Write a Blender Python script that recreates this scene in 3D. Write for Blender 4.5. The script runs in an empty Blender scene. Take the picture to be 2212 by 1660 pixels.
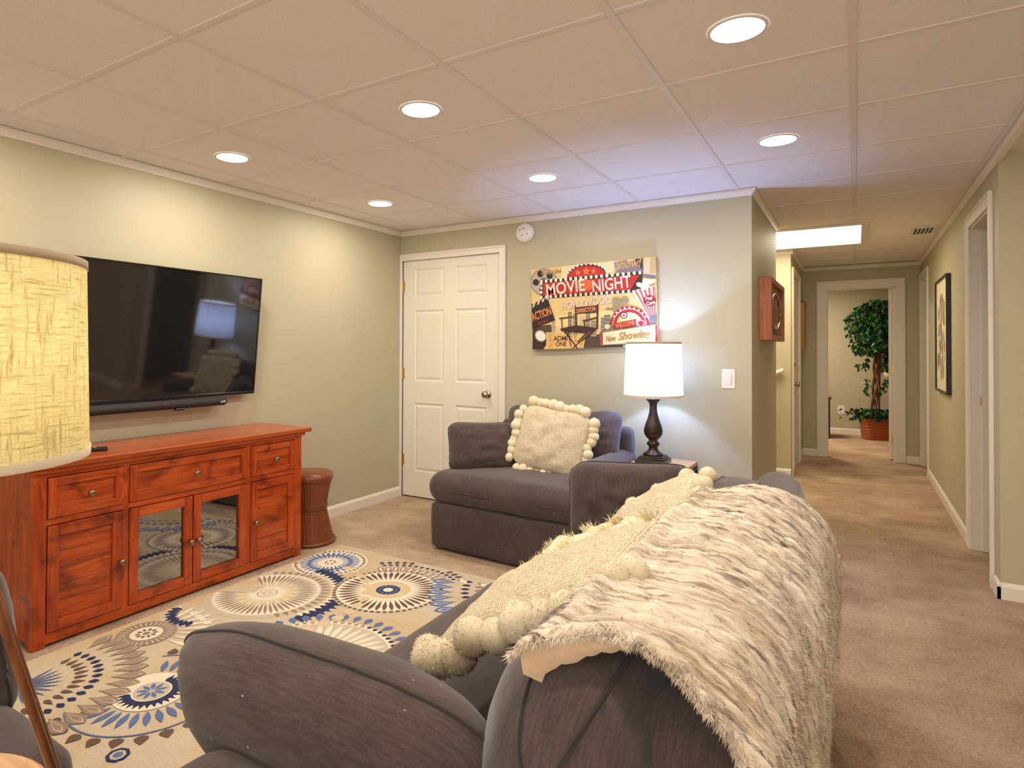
import bpy, bmesh, math, random
from mathutils import Vector, Matrix, noise
import numpy as np
PI = math.pi
random.seed(7)
S = bpy.context.scene
C = S.collection

# ------------------------------------------------------------------ camera, world, exposure
def cam_setup():
    f, yaw, pitch, roll = 1347.0, 0.572096, 0.0117078, 0.0043209
    cx, cy = 981.46, 741.36
    d = Vector((-math.sin(yaw)*math.cos(pitch), math.cos(yaw)*math.cos(pitch), math.sin(pitch)))
    r = d.cross(Vector((0, 0, 1))).normalized()
    u = r.cross(d)
    r2 = r*math.cos(roll) + u*math.sin(roll)
    u2 = -r*math.sin(roll) + u*math.cos(roll)
    cd = bpy.data.cameras.new('camera'); co = bpy.data.objects.new('camera', cd); C.objects.link(co)
    m = Matrix((r2, u2, -d)).transposed().to_4x4()
    m.translation = Vector((0, 0, 1.24))
    co.matrix_world = m
    cd.sensor_width = 36.0; cd.lens = f/2212*36
    cd.shift_x = (1106-cx)/2212; cd.shift_y = (cy-830)/2212
    cd.clip_start = 0.02
    S.camera = co
cam_setup()
W = bpy.data.worlds.new('world'); S.world = W; W.use_nodes = True
W.node_tree.nodes['Background'].inputs[0].default_value = (1.0, 0.86, 0.70, 1)
W.node_tree.nodes['Background'].inputs[1].default_value = 0.15
S.view_settings.view_transform = 'Standard'; S.view_settings.look = 'None'
S.view_settings.exposure = 0.0; S.view_settings.gamma = 1.0; S.view_settings.use_curve_mapping = False
WARM = (1.0, 0.90, 0.76)
COOL = (0.30, 0.46, 1.0)
def area_light(name, loc, size, power, color, size_y=None, rot=(0, 0, 0)):
    l = bpy.data.lights.new(name, 'AREA'); o = bpy.data.objects.new(name, l); C.objects.link(o)
    l.shape = 'DISK' if size_y is None else 'RECTANGLE'
    l.size = size
    if size_y: l.size_y = size_y
    l.energy = power; l.color = color; o.location = loc; o.rotation_euler = rot
    return o
def point_light(name, loc, power, color, radius=0.03):
    l = bpy.data.lights.new(name, 'POINT'); o = bpy.data.objects.new(name, l); C.objects.link(o)
    l.energy = power; l.color = color; l.shadow_soft_size = radius; o.location = loc
    return o
H = 2.25                                   # ceiling height
GX0, GY0, G = -0.0071, 2.4198, 0.6096      # ceiling grid
YFRONT = -3.2
CAN_POWER = 9.5
CANS = [(-0.31, 2.115), (-1.535, 2.115), (-2.757, 2.115), (-0.31, 3.33), (-1.535, 3.33), (-2.757, 3.33)]
CANS_BEHIND = [(-0.31, 0.9), (-1.535, 0.9), (-2.757, 0.9), (-0.31, -1.5), (-1.535, -1.5), (-2.757, -1.5), (1.9, 2.1), (1.9, -0.3)]
for i, (x, y) in enumerate(CANS+CANS_BEHIND):
    area_light('can_lamp', (x, y, H-0.0042), 0.150, CAN_POWER, WARM)
area_light('hall_panel_lamp', (-0.56, 6.33, H-0.012), 1.14, 26, (1.0, 0.80, 0.54), 0.92)
area_light('far_room_lamp', (-0.9, 9.9, 2.22), 0.5, 48, (1.0, 0.84, 0.64))
area_light('stair_lamp', (-1.5, 6.3, 2.2), 0.4, 8, (0.98, 0.95, 0.65))
point_light('table_lamp_bulb', (-1.07, 3.97, 1.12), 42, COOL, 0.035)
point_light('tripod_lamp_bulb', (-1.013, 0.323, 1.22), 1.25, (1.0, 0.84, 0.50), 0.035)

# added fill light behind the camera, tilted up to brighten the ceiling
area_light('added_ceiling_fill', (0.2, YFRONT+0.06, 1.15), 3.4, 132, (1.0, 0.93, 0.85), 1.3, (math.radians(90+24), 0, 0))

# ------------------------------------------------------------------ materials
def lin(c):
    return tuple(((v/255)/12.92 if v/255 <= 0.04045 else ((v/255+0.055)/1.055)**2.4) for v in c[:3]) + (1.0,)
class N:
    """tiny node helper"""
    def __init__(s, name):
        s.m = bpy.data.materials.new(name); s.m.use_nodes = True
        s.t = s.m.node_tree; s.n = s.t.nodes; s.b = s.n['Principled BSDF']; s.out = s.n['Material Output']
    def a(s, typ, **k):
        nd = s.n.new(typ)
        for kk, v in k.items():
            if kk.startswith('i_'):
                key = kk[2:]; key = int(key) if key.isdigit() else key
                nd.inputs[key].default_value = v
            else: setattr(nd, kk, v)
        return nd
    def l(s, a, b): s.t.links.new(a, b)
    def coord(s, kind='Object', scale=(1, 1, 1), rot=(0, 0, 0)):
        tc = s.a('ShaderNodeTexCoord'); mp = s.a('ShaderNodeMapping')
        mp.inputs['Scale'].default_value = scale; mp.inputs['Rotation'].default_value = rot
        s.l(tc.outputs[kind], mp.inputs[0]); return mp.outputs[0]
    def ramp(s, fac, stops):
        r = s.a('ShaderNodeValToRGB'); e = r.color_ramp.elements
        while len(e) < len(stops): e.new(0.5)
        for el, (p, c) in zip(e, stops): el.position = p; el.color = c
        s.l(fac, r.inputs[0]); return r.outputs[0]
    def noise(s, vec, scale, detail=4, rough=0.6, dist=0.0):
        n = s.a('ShaderNodeTexNoise'); n.inputs['Scale'].default_value = scale
        n.inputs['Detail'].default_value = detail; n.inputs['Roughness'].default_value = rough
        n.inputs['Distortion'].default_value = dist
        s.l(vec, n.inputs['Vector']); return n.outputs['Fac']
    def bump(s, h, strength, dist=0.002, prev=None):
        b = s.a('ShaderNodeBump'); b.inputs['Strength'].default_value = strength; b.inputs['Distance'].default_value = dist
        s.l(h, b.inputs['Height'])
        if prev: s.l(prev, b.inputs['Normal'])
        return b.outputs[0]
    def fin(s, color=None, rough=None, normal=None, **k):
        if color is not None:
            if isinstance(color, tuple): s.b.inputs['Base Color'].default_value = color
            else: s.l(color, s.b.inputs['Base Color'])
        if rough is not None:
            if isinstance(rough, float): s.b.inputs['Roughness'].default_value = rough
            else: s.l(rough, s.b.inputs['Roughness'])
        if normal is not None: s.l(normal, s.b.inputs['Normal'])
        for kk, v in k.items(): s.b.inputs[kk.replace('_', ' ')].default_value = v
        return s.m
def sc(c, f): return tuple(min(1, v*f) for v in c[:3]) + (1.0,)
def plain(name, c, rough=0.5, bumps=0, nscale=60, var=0.06, **k):
    n = N(name); v = n.coord(); f = n.noise(v, nscale)
    col = n.ramp(f, [(0.3, sc(lin(c), 1-var)), (0.7, sc(lin(c), 1+var))])
    nm = n.bump(f, bumps) if bumps else None
    return n.fin(col, rough, nm, **k)
def fabric(name, c, c2, scale=420, bumps=0.5, sheen=0.3, var_scale=4, lint=False):
    n = N(name); v = n.coord()
    w1 = n.a('ShaderNodeTexNoise'); w1.inputs['Scale'].default_value = 1.0; w1.inputs['Detail'].default_value = 3
    n.l(n.coord('Object', (scale*1.6, scale*0.5, scale*0.9)), w1.inputs['Vector'])
    fine = n.noise(v, scale*1.2, 3); big = n.noise(v, var_scale, 3)
    mx = n.a('ShaderNodeMath', operation='ADD'); n.l(w1.outputs['Fac'], mx.inputs[0]); n.l(fine, mx.inputs[1])
    ml = n.a('ShaderNodeMath', operation='MULTIPLY'); ml.inputs[1].default_value = 0.5; n.l(mx.outputs[0], ml.inputs[0])
    av = n.a('ShaderNodeMath', operation='MULTIPLY_ADD'); av.inputs[1].default_value = 0.6; n.l(ml.outputs[0], av.inputs[0])
    hb = n.a('ShaderNodeMath', operation='MULTIPLY'); hb.inputs[1].default_value = 0.4; n.l(big, hb.inputs[0]); n.l(hb.outputs[0], av.inputs[2])
    col = n.ramp(av.outputs[0], [(0.25, lin(c)), (0.75, lin(c2))])
    nm = n.bump(ml.outputs[0], bumps, 0.001)
    if lint:
        vo = n.a('ShaderNodeTexVoronoi'); vo.inputs['Scale'].default_value = 28; n.l(n.coord('Object', (1, 0.55, 0.7)), vo.inputs['Vector'])
        lt = n.ramp(vo.outputs['Distance'], [(0.030, (1, 1, 1, 1)), (0.045, (0, 0, 0, 1))])
        rib = n.noise(n.coord('Object', (260, 22, 22)), 1.0, 2); rr = n.ramp(rib, [(0.35, (0.78, 0.78, 0.78, 1)), (0.65, (1.12, 1.12, 1.12, 1))])
        m1 = n.a('ShaderNodeMix', data_type='RGBA', blend_type='MULTIPLY'); m1.inputs[0].default_value = 1; n.l(col, m1.inputs[6]); n.l(rr, m1.inputs[7])
        m2 = n.a('ShaderNodeMix', data_type='RGBA'); n.l(lt, m2.inputs[0]); n.l(m1.outputs[2], m2.inputs[6]); m2.inputs[7].default_value = lin((190, 176, 160)); col = m2.outputs[2]
    m = n.fin(col, 0.92, nm); n.b.inputs['Sheen Weight'].default_value = sheen; n.b.inputs['Sheen Roughness'].default_value = 0.5
    n.b.inputs['Specular IOR Level'].default_value = 0.2
    return m
def painted(name, c, rough=0.55):
    n = N(name); v = n.coord()
    f = n.noise(v, 260, 2, 0.5); g = n.noise(v, 1.2, 2)
    col = n.ramp(g, [(0.3, sc(lin(c), 0.98)), (0.7, sc(lin(c), 1.02))])
    return n.fin(col, rough, n.bump(f, 0.12, 0.001))
def wood(name, dark, mid, light, axis='y', rough=0.32, sc_=1.0, knots=True):
    n = N(name)
    s = {'x': (1.2, 14, 14), 'y': (14, 1.2, 14), 'z': (14, 14, 1.2)}[axis]
    v = n.coord('Object', tuple(q*sc_ for q in s))
    f = n.noise(v, 2.0, 8, 0.62, 1.2)
    col = n.ramp(f, [(0.25, lin(dark)), (0.47, lin(mid)), (0.72, lin(light))])
    fine = n.noise(n.coord('Object', tuple(q*6*sc_ for q in s)), 3, 4)
    if knots:
        k = n.noise(n.coord('Object', (5, 5, 7)), 1.3, 3, 0.5, 0.5)
        kr = n.ramp(k, [(0.30, (0.25, 0.2, 0.2, 1)), (0.46, (1, 1, 1, 1))])
        mx = n.a('ShaderNodeMix', data_type='RGBA', blend_type='MULTIPLY'); mx.inputs[0].default_value = 0.75
        n.l(col, mx.inputs[6]); n.l(kr, mx.inputs[7]); col = mx.outputs[2]
    return n.fin(col, rough, n.bump(fine, 0.15, 0.001))

M = {}
M['wall'] = painted('sage_wall_paint', (186, 178, 150))
M['white'] = painted('white_trim_paint', (232, 224, 212), 0.35)
M['doorwhite'] = painted('white_door_paint', (232, 226, 212), 0.4)
def tile_mat():
    n = N('ceiling_tile_fissured'); v = n.coord()
    f = n.noise(v, 150, 6, 0.75); g = n.noise(v, 340, 3, 0.6)
    vo = n.a('ShaderNodeTexVoronoi'); vo.inputs['Scale'].default_value = 160; n.l(v, vo.inputs['Vector'])
    col = n.ramp(f, [(0.30, lin((224, 216, 212))), (0.5, lin((242, 237, 234)))])
    return n.fin(col, 0.95, n.bump(f, 0.6, 0.003, n.bump(vo.outputs['Distance'], 0.3, 0.002)))
M['tile'] = tile_mat()
M['tee'] = plain('ceiling_grid_metal', (228, 222, 218), 0.45, 0, 5, 0.02)
def carpet():
    n = N('beige_carpet'); v = n.coord()
    f = n.noise(v, 260, 5, 0.8); g = n.noise(v, 70, 6, 0.8); b = n.noise(v, 2.2, 5, 0.65)
    vo = n.a('ShaderNodeTexVoronoi'); vo.inputs['Scale'].default_value = 190; n.l(v, vo.inputs['Vector'])
    a = n.a('ShaderNodeMath', operation='MULTIPLY_ADD'); a.inputs[1].default_value = 0.5
    n.l(f, a.inputs[0]); h = n.a('ShaderNodeMath', operation='MULTIPLY'); h.inputs[1].default_value = 0.28; n.l(g, h.inputs[0]); n.l(h.outputs[0], a.inputs[2])
    a2 = n.a('ShaderNodeMath', operation='MULTIPLY_ADD'); a2.inputs[1].default_value = 0.30; n.l(b, a2.inputs[0]); n.l(a.outputs[0], a2.inputs[2])
    col = n.ramp(a2.outputs[0], [(0.43, lin((118, 86, 60))), (0.52, lin((200, 164, 132))), (0.63, lin((246, 220, 190)))])
    nm = n.bump(a.outputs[0], 1.0, 0.012, n.bump(vo.outputs['Distance'], 0.7, 0.006))
    m = n.fin(col, 1.0, nm); n.b.inputs['Specular IOR Level'].default_value = 0.05
    n.b.inputs['Sheen Weight'].default_value = 0.2
    return m
M['carpet'] = carpet()
M['sofa'] = fabric('charcoal_sofa_fabric', (54, 45, 44), (96, 81, 77), 300, 0.8, 0.3, lint=True)
M['seam'] = fabric('dark_seam_piping', (44, 38, 38), (66, 58, 57), 300, 0.4, 0.2)
def knitmat():
    n = N('cream_woven_wool'); v = n.coord()
    w = n.a('ShaderNodeTexWave', wave_type='BANDS', bands_direction='X'); w.inputs['Scale'].default_value = 36; w.inputs['Distortion'].default_value = 2.5
    w.inputs['Detail'].default_value = 2; w.inputs['Detail Scale'].default_value = 3; n.l(v, w.inputs['Vector'])
    z = n.a('ShaderNodeTexWave', wave_type='BANDS', bands_direction='Z'); z.inputs['Scale'].default_value = 55; z.inputs['Distortion'].default_value = 3; n.l(v, z.inputs['Vector'])
    f = n.noise(v, 120, 4); a = n.a('ShaderNodeMath', operation='MULTIPLY'); n.l(w.outputs['Fac'], a.inputs[0]); n.l(z.outputs['Fac'], a.inputs[1])
    b = n.a('ShaderNodeMath', operation='ADD'); n.l(a.outputs[0], b.inputs[0]); n.l(f, b.inputs[1])
    col = n.ramp(b.outputs[0], [(0.35, lin((176, 158, 128))), (0.55, lin((222, 206, 176))), (1.0, lin((242, 230, 204)))])
    m = n.fin(col, 0.95, n.bump(b.outputs[0], 0.9, 0.004)); n.b.inputs['Specular IOR Level'].default_value = 0.1; return m
M['cream'] = knitmat()
M['backing'] = fabric('tan_pillow_backing', (150, 112, 76), (178, 140, 100), 240, 0.3, 0.2)
M['pom'] = fabric('cream_pompom_wool', (224, 208, 172), (246, 236, 210), 160, 0.8, 0.4, 20)
M['fringe'] = fabric('ivory_fringe_cotton', (214, 200, 164), (244, 234, 204), 200, 0.8, 0.3, 20)
M['console_h'] = wood('red_brown_wood_lengthwise', (112, 40, 12), (176, 72, 24), (206, 98, 40), 'y')
M['console_v'] = wood('red_brown_wood_upright', (112, 40, 12), (170, 66, 20), (202, 94, 36), 'z')
M['console_top'] = wood('red_brown_wood_top', (120, 48, 20), (164, 74, 34), (184, 94, 50), 'y', 0.25, 1, False)
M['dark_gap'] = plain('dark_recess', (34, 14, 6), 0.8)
M['tabletop'] = wood('light_oak_top', (160, 116, 78), (196, 154, 112), (222, 184, 146), 'x', 0.4, 1, False)
M['iron'] = plain('dark_iron', (38, 34, 34), 0.45, 0, 30, 0.2, Metallic=0.6)
M['bronze'] = plain('dark_bronze_lamp', (58, 44, 34), 0.32, 0.1, 40, 0.35, Metallic=0.45)
M['knob'] = plain('aged_pewter', (150, 128, 98), 0.3, 0, 80, 0.2, Metallic=0.9)
M['nickel'] = plain('satin_nickel', (176, 164, 148), 0.25, 0, 80, 0.05, Metallic=1.0)
M['brass'] = plain('polished_brass', (214, 178, 96), 0.25, 0, 80, 0.05, Metallic=1.0)
M['leather'] = plain('brown_leather', (124, 66, 34), 0.28, 0.15, 120, 0.12)
M['blackpl'] = plain('black_plastic', (22, 20, 22), 0.3, 0, 50, 0.05)
M['barcloth'] = plain('soundbar_grille_cloth', (44, 37, 40), 0.75, 0.3, 900, 0.2)
M['plastic'] = plain('white_plastic', (236, 228, 220), 0.35, 0, 50, 0.02)
M['walnut'] = wood('walnut_tripod', (70, 38, 20), (112, 64, 36), (148, 92, 56), 'z', 0.3, 1, False)
def screen():
    n = N('black_glass_screen')
    return n.fin((0.011, 0.009, 0.009, 1), 0.045, None, Specular_IOR_Level=0.9)
M['screen'] = screen()
def glassm():
    n = N('cabinet_glass'); n.n.remove(n.b)
    g = n.a('ShaderNodeBsdfGlossy'); g.inputs['Roughness'].default_value = 0.03; g.inputs['Color'].default_value = (0.9, 0.9, 0.9, 1)
    t = n.a('ShaderNodeBsdfTransparent'); t.inputs['Color'].default_value = (0.72, 0.72, 0.74, 1)
    lw = n.a('ShaderNodeLayerWeight'); lw.inputs['Blend'].default_value = 0.35
    ad = n.a('ShaderNodeMath', operation='MULTIPLY_ADD'); ad.inputs[1].default_value = 0.7; ad.inputs[2].default_value = 0.18
    n.l(lw.outputs['Fresnel'], ad.inputs[0])
    mx = n.a('ShaderNodeMixShader'); n.l(ad.outputs[0], mx.inputs[0]); n.l(t.outputs[0], mx.inputs[1]); n.l(g.outputs[0], mx.inputs[2])
    n.l(mx.outputs[0], n.out.inputs[0]); return n.m
M['glass'] = glassm()
def emit(name, c, s):
    n = N(name); n.n.remove(n.b); e = n.a('ShaderNodeEmission'); e.inputs[0].default_value = c; e.inputs[1].default_value = s
    v = n.coord(); f = n.noise(v, 3, 1)
    r = n.ramp(f, [(0, sc(c, 0.99)), (1, c)]); n.l(r, e.inputs[0])
    n.l(e.outputs[0], n.out.inputs[0]); return n.m
M['diffuser'] = emit('lit_diffuser', (1, 0.97, 0.92, 1), 6)
M['panel_lit'] = emit('lit_hall_panel', (0.98, 0.97, 0.84, 1), 1.3)
def shade_mat(name, c, c2, streak, trans):
    n = N(name); n.n.remove(n.b)
    v = n.coord('Object', streak[0]); f = n.noise(v, 1.0, 5, 0.7)
    v2 = n.coord('Object', streak[1]); g = n.noise(v2, 1.0, 5, 0.7)
    fine = n.noise(n.coord('Object', (1, 1, 1)), 500, 2)
    mn = n.a('ShaderNodeMath', operation='MINIMUM'); n.l(f, mn.inputs[0]); n.l(g, mn.inputs[1])
    fa = n.a('ShaderNodeMath', operation='MULTIPLY_ADD'); fa.inputs[1].default_value = 0.12; n.l(fine, fa.inputs[0]); n.l(mn.outputs[0], fa.inputs[2])
    col = n.ramp(fa.outputs[0], [(streak[2], c2), (streak[3], c)])
    d = n.a('ShaderNodeBsdfDiffuse'); t = n.a('ShaderNodeBsdfTranslucent'); n.l(col, t.inputs[0])
    n.l(col, d.inputs[0]); nm = n.bump(fa.outputs[0], 0.5, 0.001); n.l(nm, d.inputs['Normal'])
    mx = n.a('ShaderNodeMixShader'); mx.inputs[0].default_value = trans
    n.l(d.outputs[0], mx.inputs[1]); n.l(t.outputs[0], mx.inputs[2]); n.l(mx.outputs[0], n.out.inputs[0]); return n.m
M['linen'] = shade_mat('oatmeal_linen_shade', lin((232, 220, 176)), lin((160, 140, 92)), ((22, 22, 320), (170, 170, 20), 0.34, 0.56), 0.55)
M['whiteshade'] = shade_mat('white_slub_shade', lin((248, 246, 240)), lin((140, 132, 112)), ((110, 110, 4), (160, 160, 6), 0.36, 0.50), 0.26)
M['shade_trim'] = fabric('shade_edge_trim', (196, 168, 130), (222, 200, 166), 300, 0.3, 0.1)
M['linen_trim'] = fabric('linen_edge_trim', (196, 178, 150), (222, 208, 182), 300, 0.3, 0.1)
def fur_mat():
    n = N('mottled_faux_fur')
    v = n.coord('UV', (2.2, 26, 1)); w = n.coord('UV', (14, 60, 1)); b = n.coord('UV', (2.5, 3.5, 1))
    f = n.noise(v, 1.6, 4, 0.6, 1.0); g = n.noise(w, 1.0, 4, 0.65, 0.8); big = n.noise(b, 1.0, 3)
    col = n.ramp(f, [(0.34, lin((170, 148, 124))), (0.50, lin((216, 202, 182))), (0.66, lin((232, 222, 206)))])
    dk = n.ramp(g, [(0.36, lin((116, 98, 84))), (0.50, (1, 1, 1, 1))])
    bm = n.ramp(big, [(0.30, (0.1, 0.1, 0.1, 1)), (0.58, (1, 1, 1, 1))])
    mx = n.a('ShaderNodeMix', data_type='RGBA', blend_type='MULTIPLY'); n.l(bm, mx.inputs[0]); n.l(col, mx.inputs[6]); n.l(dk, mx.inputs[7])
    m = n.fin(mx.outputs[2], 1.0, n.bump(g, 0.6, 0.006)); n.b.inputs['Sheen Weight'].default_value = 0.3
    n.b.inputs['Specular IOR Level'].default_value = 0.1
    return m
M['fur'] = fur_mat()
M['fur_under'] = fabric('tan_fleece_lining', (196, 168, 136), (222, 198, 168), 200, 0.4, 0.4)
def vcol(name, rough=0.95, bumps=0.4, scale=350):
    n = N(name); a = n.a('ShaderNodeVertexColor'); a.layer_name = 'Col'
    v = n.coord(); f = n.noise(v, scale, 3)
    vr = n.ramp(f, [(0.3, (0.84, 0.84, 0.84, 1)), (0.7, (1, 1, 1, 1))])
    mx = n.a('ShaderNodeMix', data_type='RGBA', blend_type='MULTIPLY'); mx.inputs[0].default_value = 1
    n.l(a.outputs[0], mx.inputs[6]); n.l(vr, mx.inputs[7])
    return n.fin(mx.outputs[2], rough, n.bump(f, bumps, 0.002))
M['rugprint'] = vcol('woven_rug_yarns')
M['print'] = vcol('printed_canvas', 0.6, 0.1, 900)
def ruggy():
    n = N('rug_ground_weave'); v = n.coord()
    b = n.a('ShaderNodeTexBrick'); b.inputs['Scale'].default_value = 60; b.inputs['Mortar Size'].default_value = 0.03
    b.inputs['Color1'].default_value = lin((198, 184, 160)); b.inputs['Color2'].default_value = lin((212, 198, 174)); b.inputs['Mortar'].default_value = lin((166, 148, 124))
    n.l(v, b.inputs['Vector']); f = n.noise(v, 300, 3)
    p = n.noise(v, 3.0, 2); pr = n.ramp(p, [(0.42, (1, 1, 1, 1)), (0.62, lin((252, 240, 216)))])
    mx = n.a('ShaderNodeMix', data_type='RGBA', blend_type='MULTIPLY'); mx.inputs[0].default_value = 1
    n.l(b.outputs['Color'], mx.inputs[6]); n.l(pr, mx.inputs[7])
    return n.fin(mx.outputs[2], 0.98, n.bump(b.outputs['Fac'], -0.5, 0.003, n.bump(f, 0.4, 0.002)))
M['rug'] = ruggy()
M['leaf'] = plain('ficus_leaf_green', (44, 104, 44), 0.4, 0, 9, 0.55)
M['leaf2'] = plain('ficus_leaf_dark', (20, 58, 30), 0.4, 0, 9, 0.5)
M['trunk'] = plain('braided_trunk_bark', (120, 84, 56), 0.8, 0.5, 40, 0.25)
def wick():
    n = N('orange_wicker'); v = n.coord('Object', (1, 1, 1))
    w = n.a('ShaderNodeTexWave', wave_type='BANDS', bands_direction='Z'); w.inputs['Scale'].default_value = 14; w.inputs['Distortion'].default_value = 1
    n.l(v, w.inputs['Vector']); col = n.ramp(w.outputs['Fac'], [(0.2, lin((128, 56, 24))), (0.7, lin((206, 108, 58)))])
    return n.fin(col, 0.5, n.bump(w.outputs['Fac'], 0.6, 0.01))
M['wicker'] = wick()
M['framewood'] = wood('reddish_frame_wood', (120, 56, 26), (168, 92, 50), (196, 120, 72), 'z', 0.4, 1, False)
M['framegold'] = plain('gilt_frame', (150, 112, 56), 0.4, 0.2, 60, 0.3, Metallic=0.4)
M['frameblack'] = plain('black_frame', (26, 20, 20), 0.4)
M['mirror'] = plain('dark_shadowbox_glass', (70, 54, 38), 0.12, 0, 8, 0.4)
M['mat_board'] = plain('cream_mat_board', (216, 204, 176), 0.7)
M['darkwood'] = plain('dark_cherry_wood', (58, 22, 16), 0.35)
M['soil'] = plain('soil', (40, 28, 20), 0.9, 0.5)

# ------------------------------------------------------------------ object helpers
def link(name, me, m, parent=None):
    o = bpy.data.objects.new(name, me); C.objects.link(o)
    if m is not None:
        for mm in (m if isinstance(m, (list, tuple)) else [m]): me.materials.append(mm)
    if parent is not None: o.parent = parent
    return o
def obj(name, bm, m, parent=None, smooth=False, loc=None, rot=None):
    me = bpy.data.meshes.new(name); bmesh.ops.recalc_face_normals(bm, faces=bm.faces[:]); bm.to_mesh(me); bm.free()
    if smooth:
        for p in me.polygons: p.use_smooth = True
    o = link(name, me, m, parent)
    if loc is not None: o.location = loc
    if rot is not None: o.rotation_euler = rot
    return o
def tag(o, label=None, cat=None, group=None, kind=None):
    if label: o['label'] = label
    if cat: o['category'] = cat
    if group: o['group'] = group
    if kind: o['kind'] = kind
    return o
def thing(name, label, cat, loc=(0, 0, 0), rz=0, group=None, kind=None, rot=None):
    o = bpy.data.objects.new(name, None); C.objects.link(o); o.location = loc; o.rotation_euler = rot or (0, 0, rz)
    return tag(o, label, cat, group, kind)
def copy_tree(o, parent=None):
    c = o.copy(); C.objects.link(c)
    if parent is not None: c.parent = parent
    for ch in list(o.children): copy_tree(ch, c)
    return c
def BM(): return bmesh.new()
def box(bm, x0, y0, z0, x1, y1, z1, bev=0.0, seg=2, mi=0):
    r = bmesh.ops.create_cube(bm, size=1.0)
    vs = r['verts']
    for v in vs:
        v.co = Vector((x0+(v.co.x+.5)*(x1-x0), y0+(v.co.y+.5)*(y1-y0), z0+(v.co.z+.5)*(z1-z0)))
    fs = list({f for v in vs for f in v.link_faces})
    for f in fs: f.material_index = mi
    if bev > 0:
        es = list({e for v in vs for e in v.link_edges})
        bmesh.ops.bevel(bm, geom=es, offset=bev, segments=seg, profile=0.5, affect='EDGES')
    return vs
def boxo(name, dims, m, parent=None, bev=0.0, seg=2, **k):
    bm = BM(); box(bm, *dims, bev=bev, seg=seg); return obj(name, bm, m, parent, **k)
def lathe(bm, prof, n=32, c=(0, 0), cap=True):
    rings = []
    for r, z in prof:
        rings.append([bm.verts.new((c[0]+r*math.cos(2*PI*i/n), c[1]+r*math.sin(2*PI*i/n), z)) for i in range(n)])
    for a, b in zip(rings, rings[1:]):
        for i in range(n): bm.faces.new((a[i], a[(i+1) % n], b[(i+1) % n], b[i]))
    if cap:
        bm.faces.new(rings[0][::-1]); bm.faces.new(rings[-1])
    return bm
def tube(bm, pts, r, n=10, cap=True, close=False):
    pts = [Vector(p) for p in pts]; rings = []
    up = Vector((0, 0, 1))
    for i, p in enumerate(pts):
        if close: t = (pts[(i+1) % len(pts)]-pts[i-1]).normalized()
        else: t = (pts[min(i+1, len(pts)-1)]-pts[max(i-1, 0)]).normalized()
        a = t.cross(up)
        if a.length < 0.05: a = t.cross(Vector((1, 0, 0)))
        a.normalize(); b = t.cross(a)
        rr = r[i] if isinstance(r, (list, tuple)) else r
        rings.append([bm.verts.new(p+a*rr*math.cos(2*PI*k/n)+b*rr*math.sin(2*PI*k/n)) for k in range(n)])
    pairs = list(zip(rings, rings[1:]))+([(rings[-1], rings[0])] if close else [])
    for A, B in pairs:
        for k in range(n): bm.faces.new((A[k], A[(k+1) % n], B[(k+1) % n], B[k]))
    if cap and not close: bm.faces.new(rings[0]); bm.faces.new(rings[-1][::-1])
    return bm
def nz(p, s, seed=0.0): return noise.noise(Vector((p[0]*s+seed, p[1]*s-seed, p[2]*s+seed*0.5)))
def pillow_pt(u, v, w, h, t, side, pinch=0.06, plump=0.45, wr=0.012, seed=0.0, sag=0.0):
    """knife-edge cushion: u, v in -1..1; side +1 / -1"""
    e = max(0.0, (1-abs(u)**2.6))*max(0.0, (1-abs(v)**2.6))
    th = t/2*(e**plump)
    x = u*w/2*(1-pinch*(1-v*v)**0.8*abs(u)**3 + 0.0) ; z = v*h/2*(1-pinch*(1-u*u)**0.8*abs(v)**3)
    rad = math.sqrt(u*u+v*v)
    wk = nz((u*2.0, v*2.0, side), 1.6, seed)*wr*1.3 + nz((u*3, v*3, side), 2.6, seed+3)*wr*0.6
    x *= 1-0.13*abs(v)**9; z *= 1-0.13*abs(u)**9
    z -= sag*(1-u*u)*max(0, v)
    return Vector((x, side*(th + wk*e), z))
def pillow(bm, w, h, t, n=34, **k):   # faces of the back side carry material 1 when there is one
    g = {}
    for s in (1, -1):
        for i in range(n+1):
            for j in range(n+1):
                if s == -1 and (i in (0, n) or j in (0, n)): g[s, i, j] = g[1, i, j]; continue
                u, v = -1+2*i/n, -1+2*j/n
                u = math.sin(u*PI/2)*0.6+u*0.4; v = math.sin(v*PI/2)*0.6+v*0.4
                g[s, i, j] = bm.verts.new(pillow_pt(u, v, w, h, t, s, **k))
        for i in range(n):
            for j in range(n):
                q = (g[s, i, j], g[s, i+1, j], g[s, i+1, j+1], g[s, i, j+1])
                bm.faces.new(q if s == -1 else q[::-1]).material_index = 0 if s == -1 else 1
    return bm
def pillow_rim(w, h, n=60, **k):
    pts = []
    for i in range(n):
        a = i/n*4; s = int(a); f = (a-s)*2-1
        u, v = [(f, -1), (1, f), (-f, 1), (-1, -f)][s]
        pts.append(pillow_pt(u, v, w, h, 0.0, 1, **k))
    return pts
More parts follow.
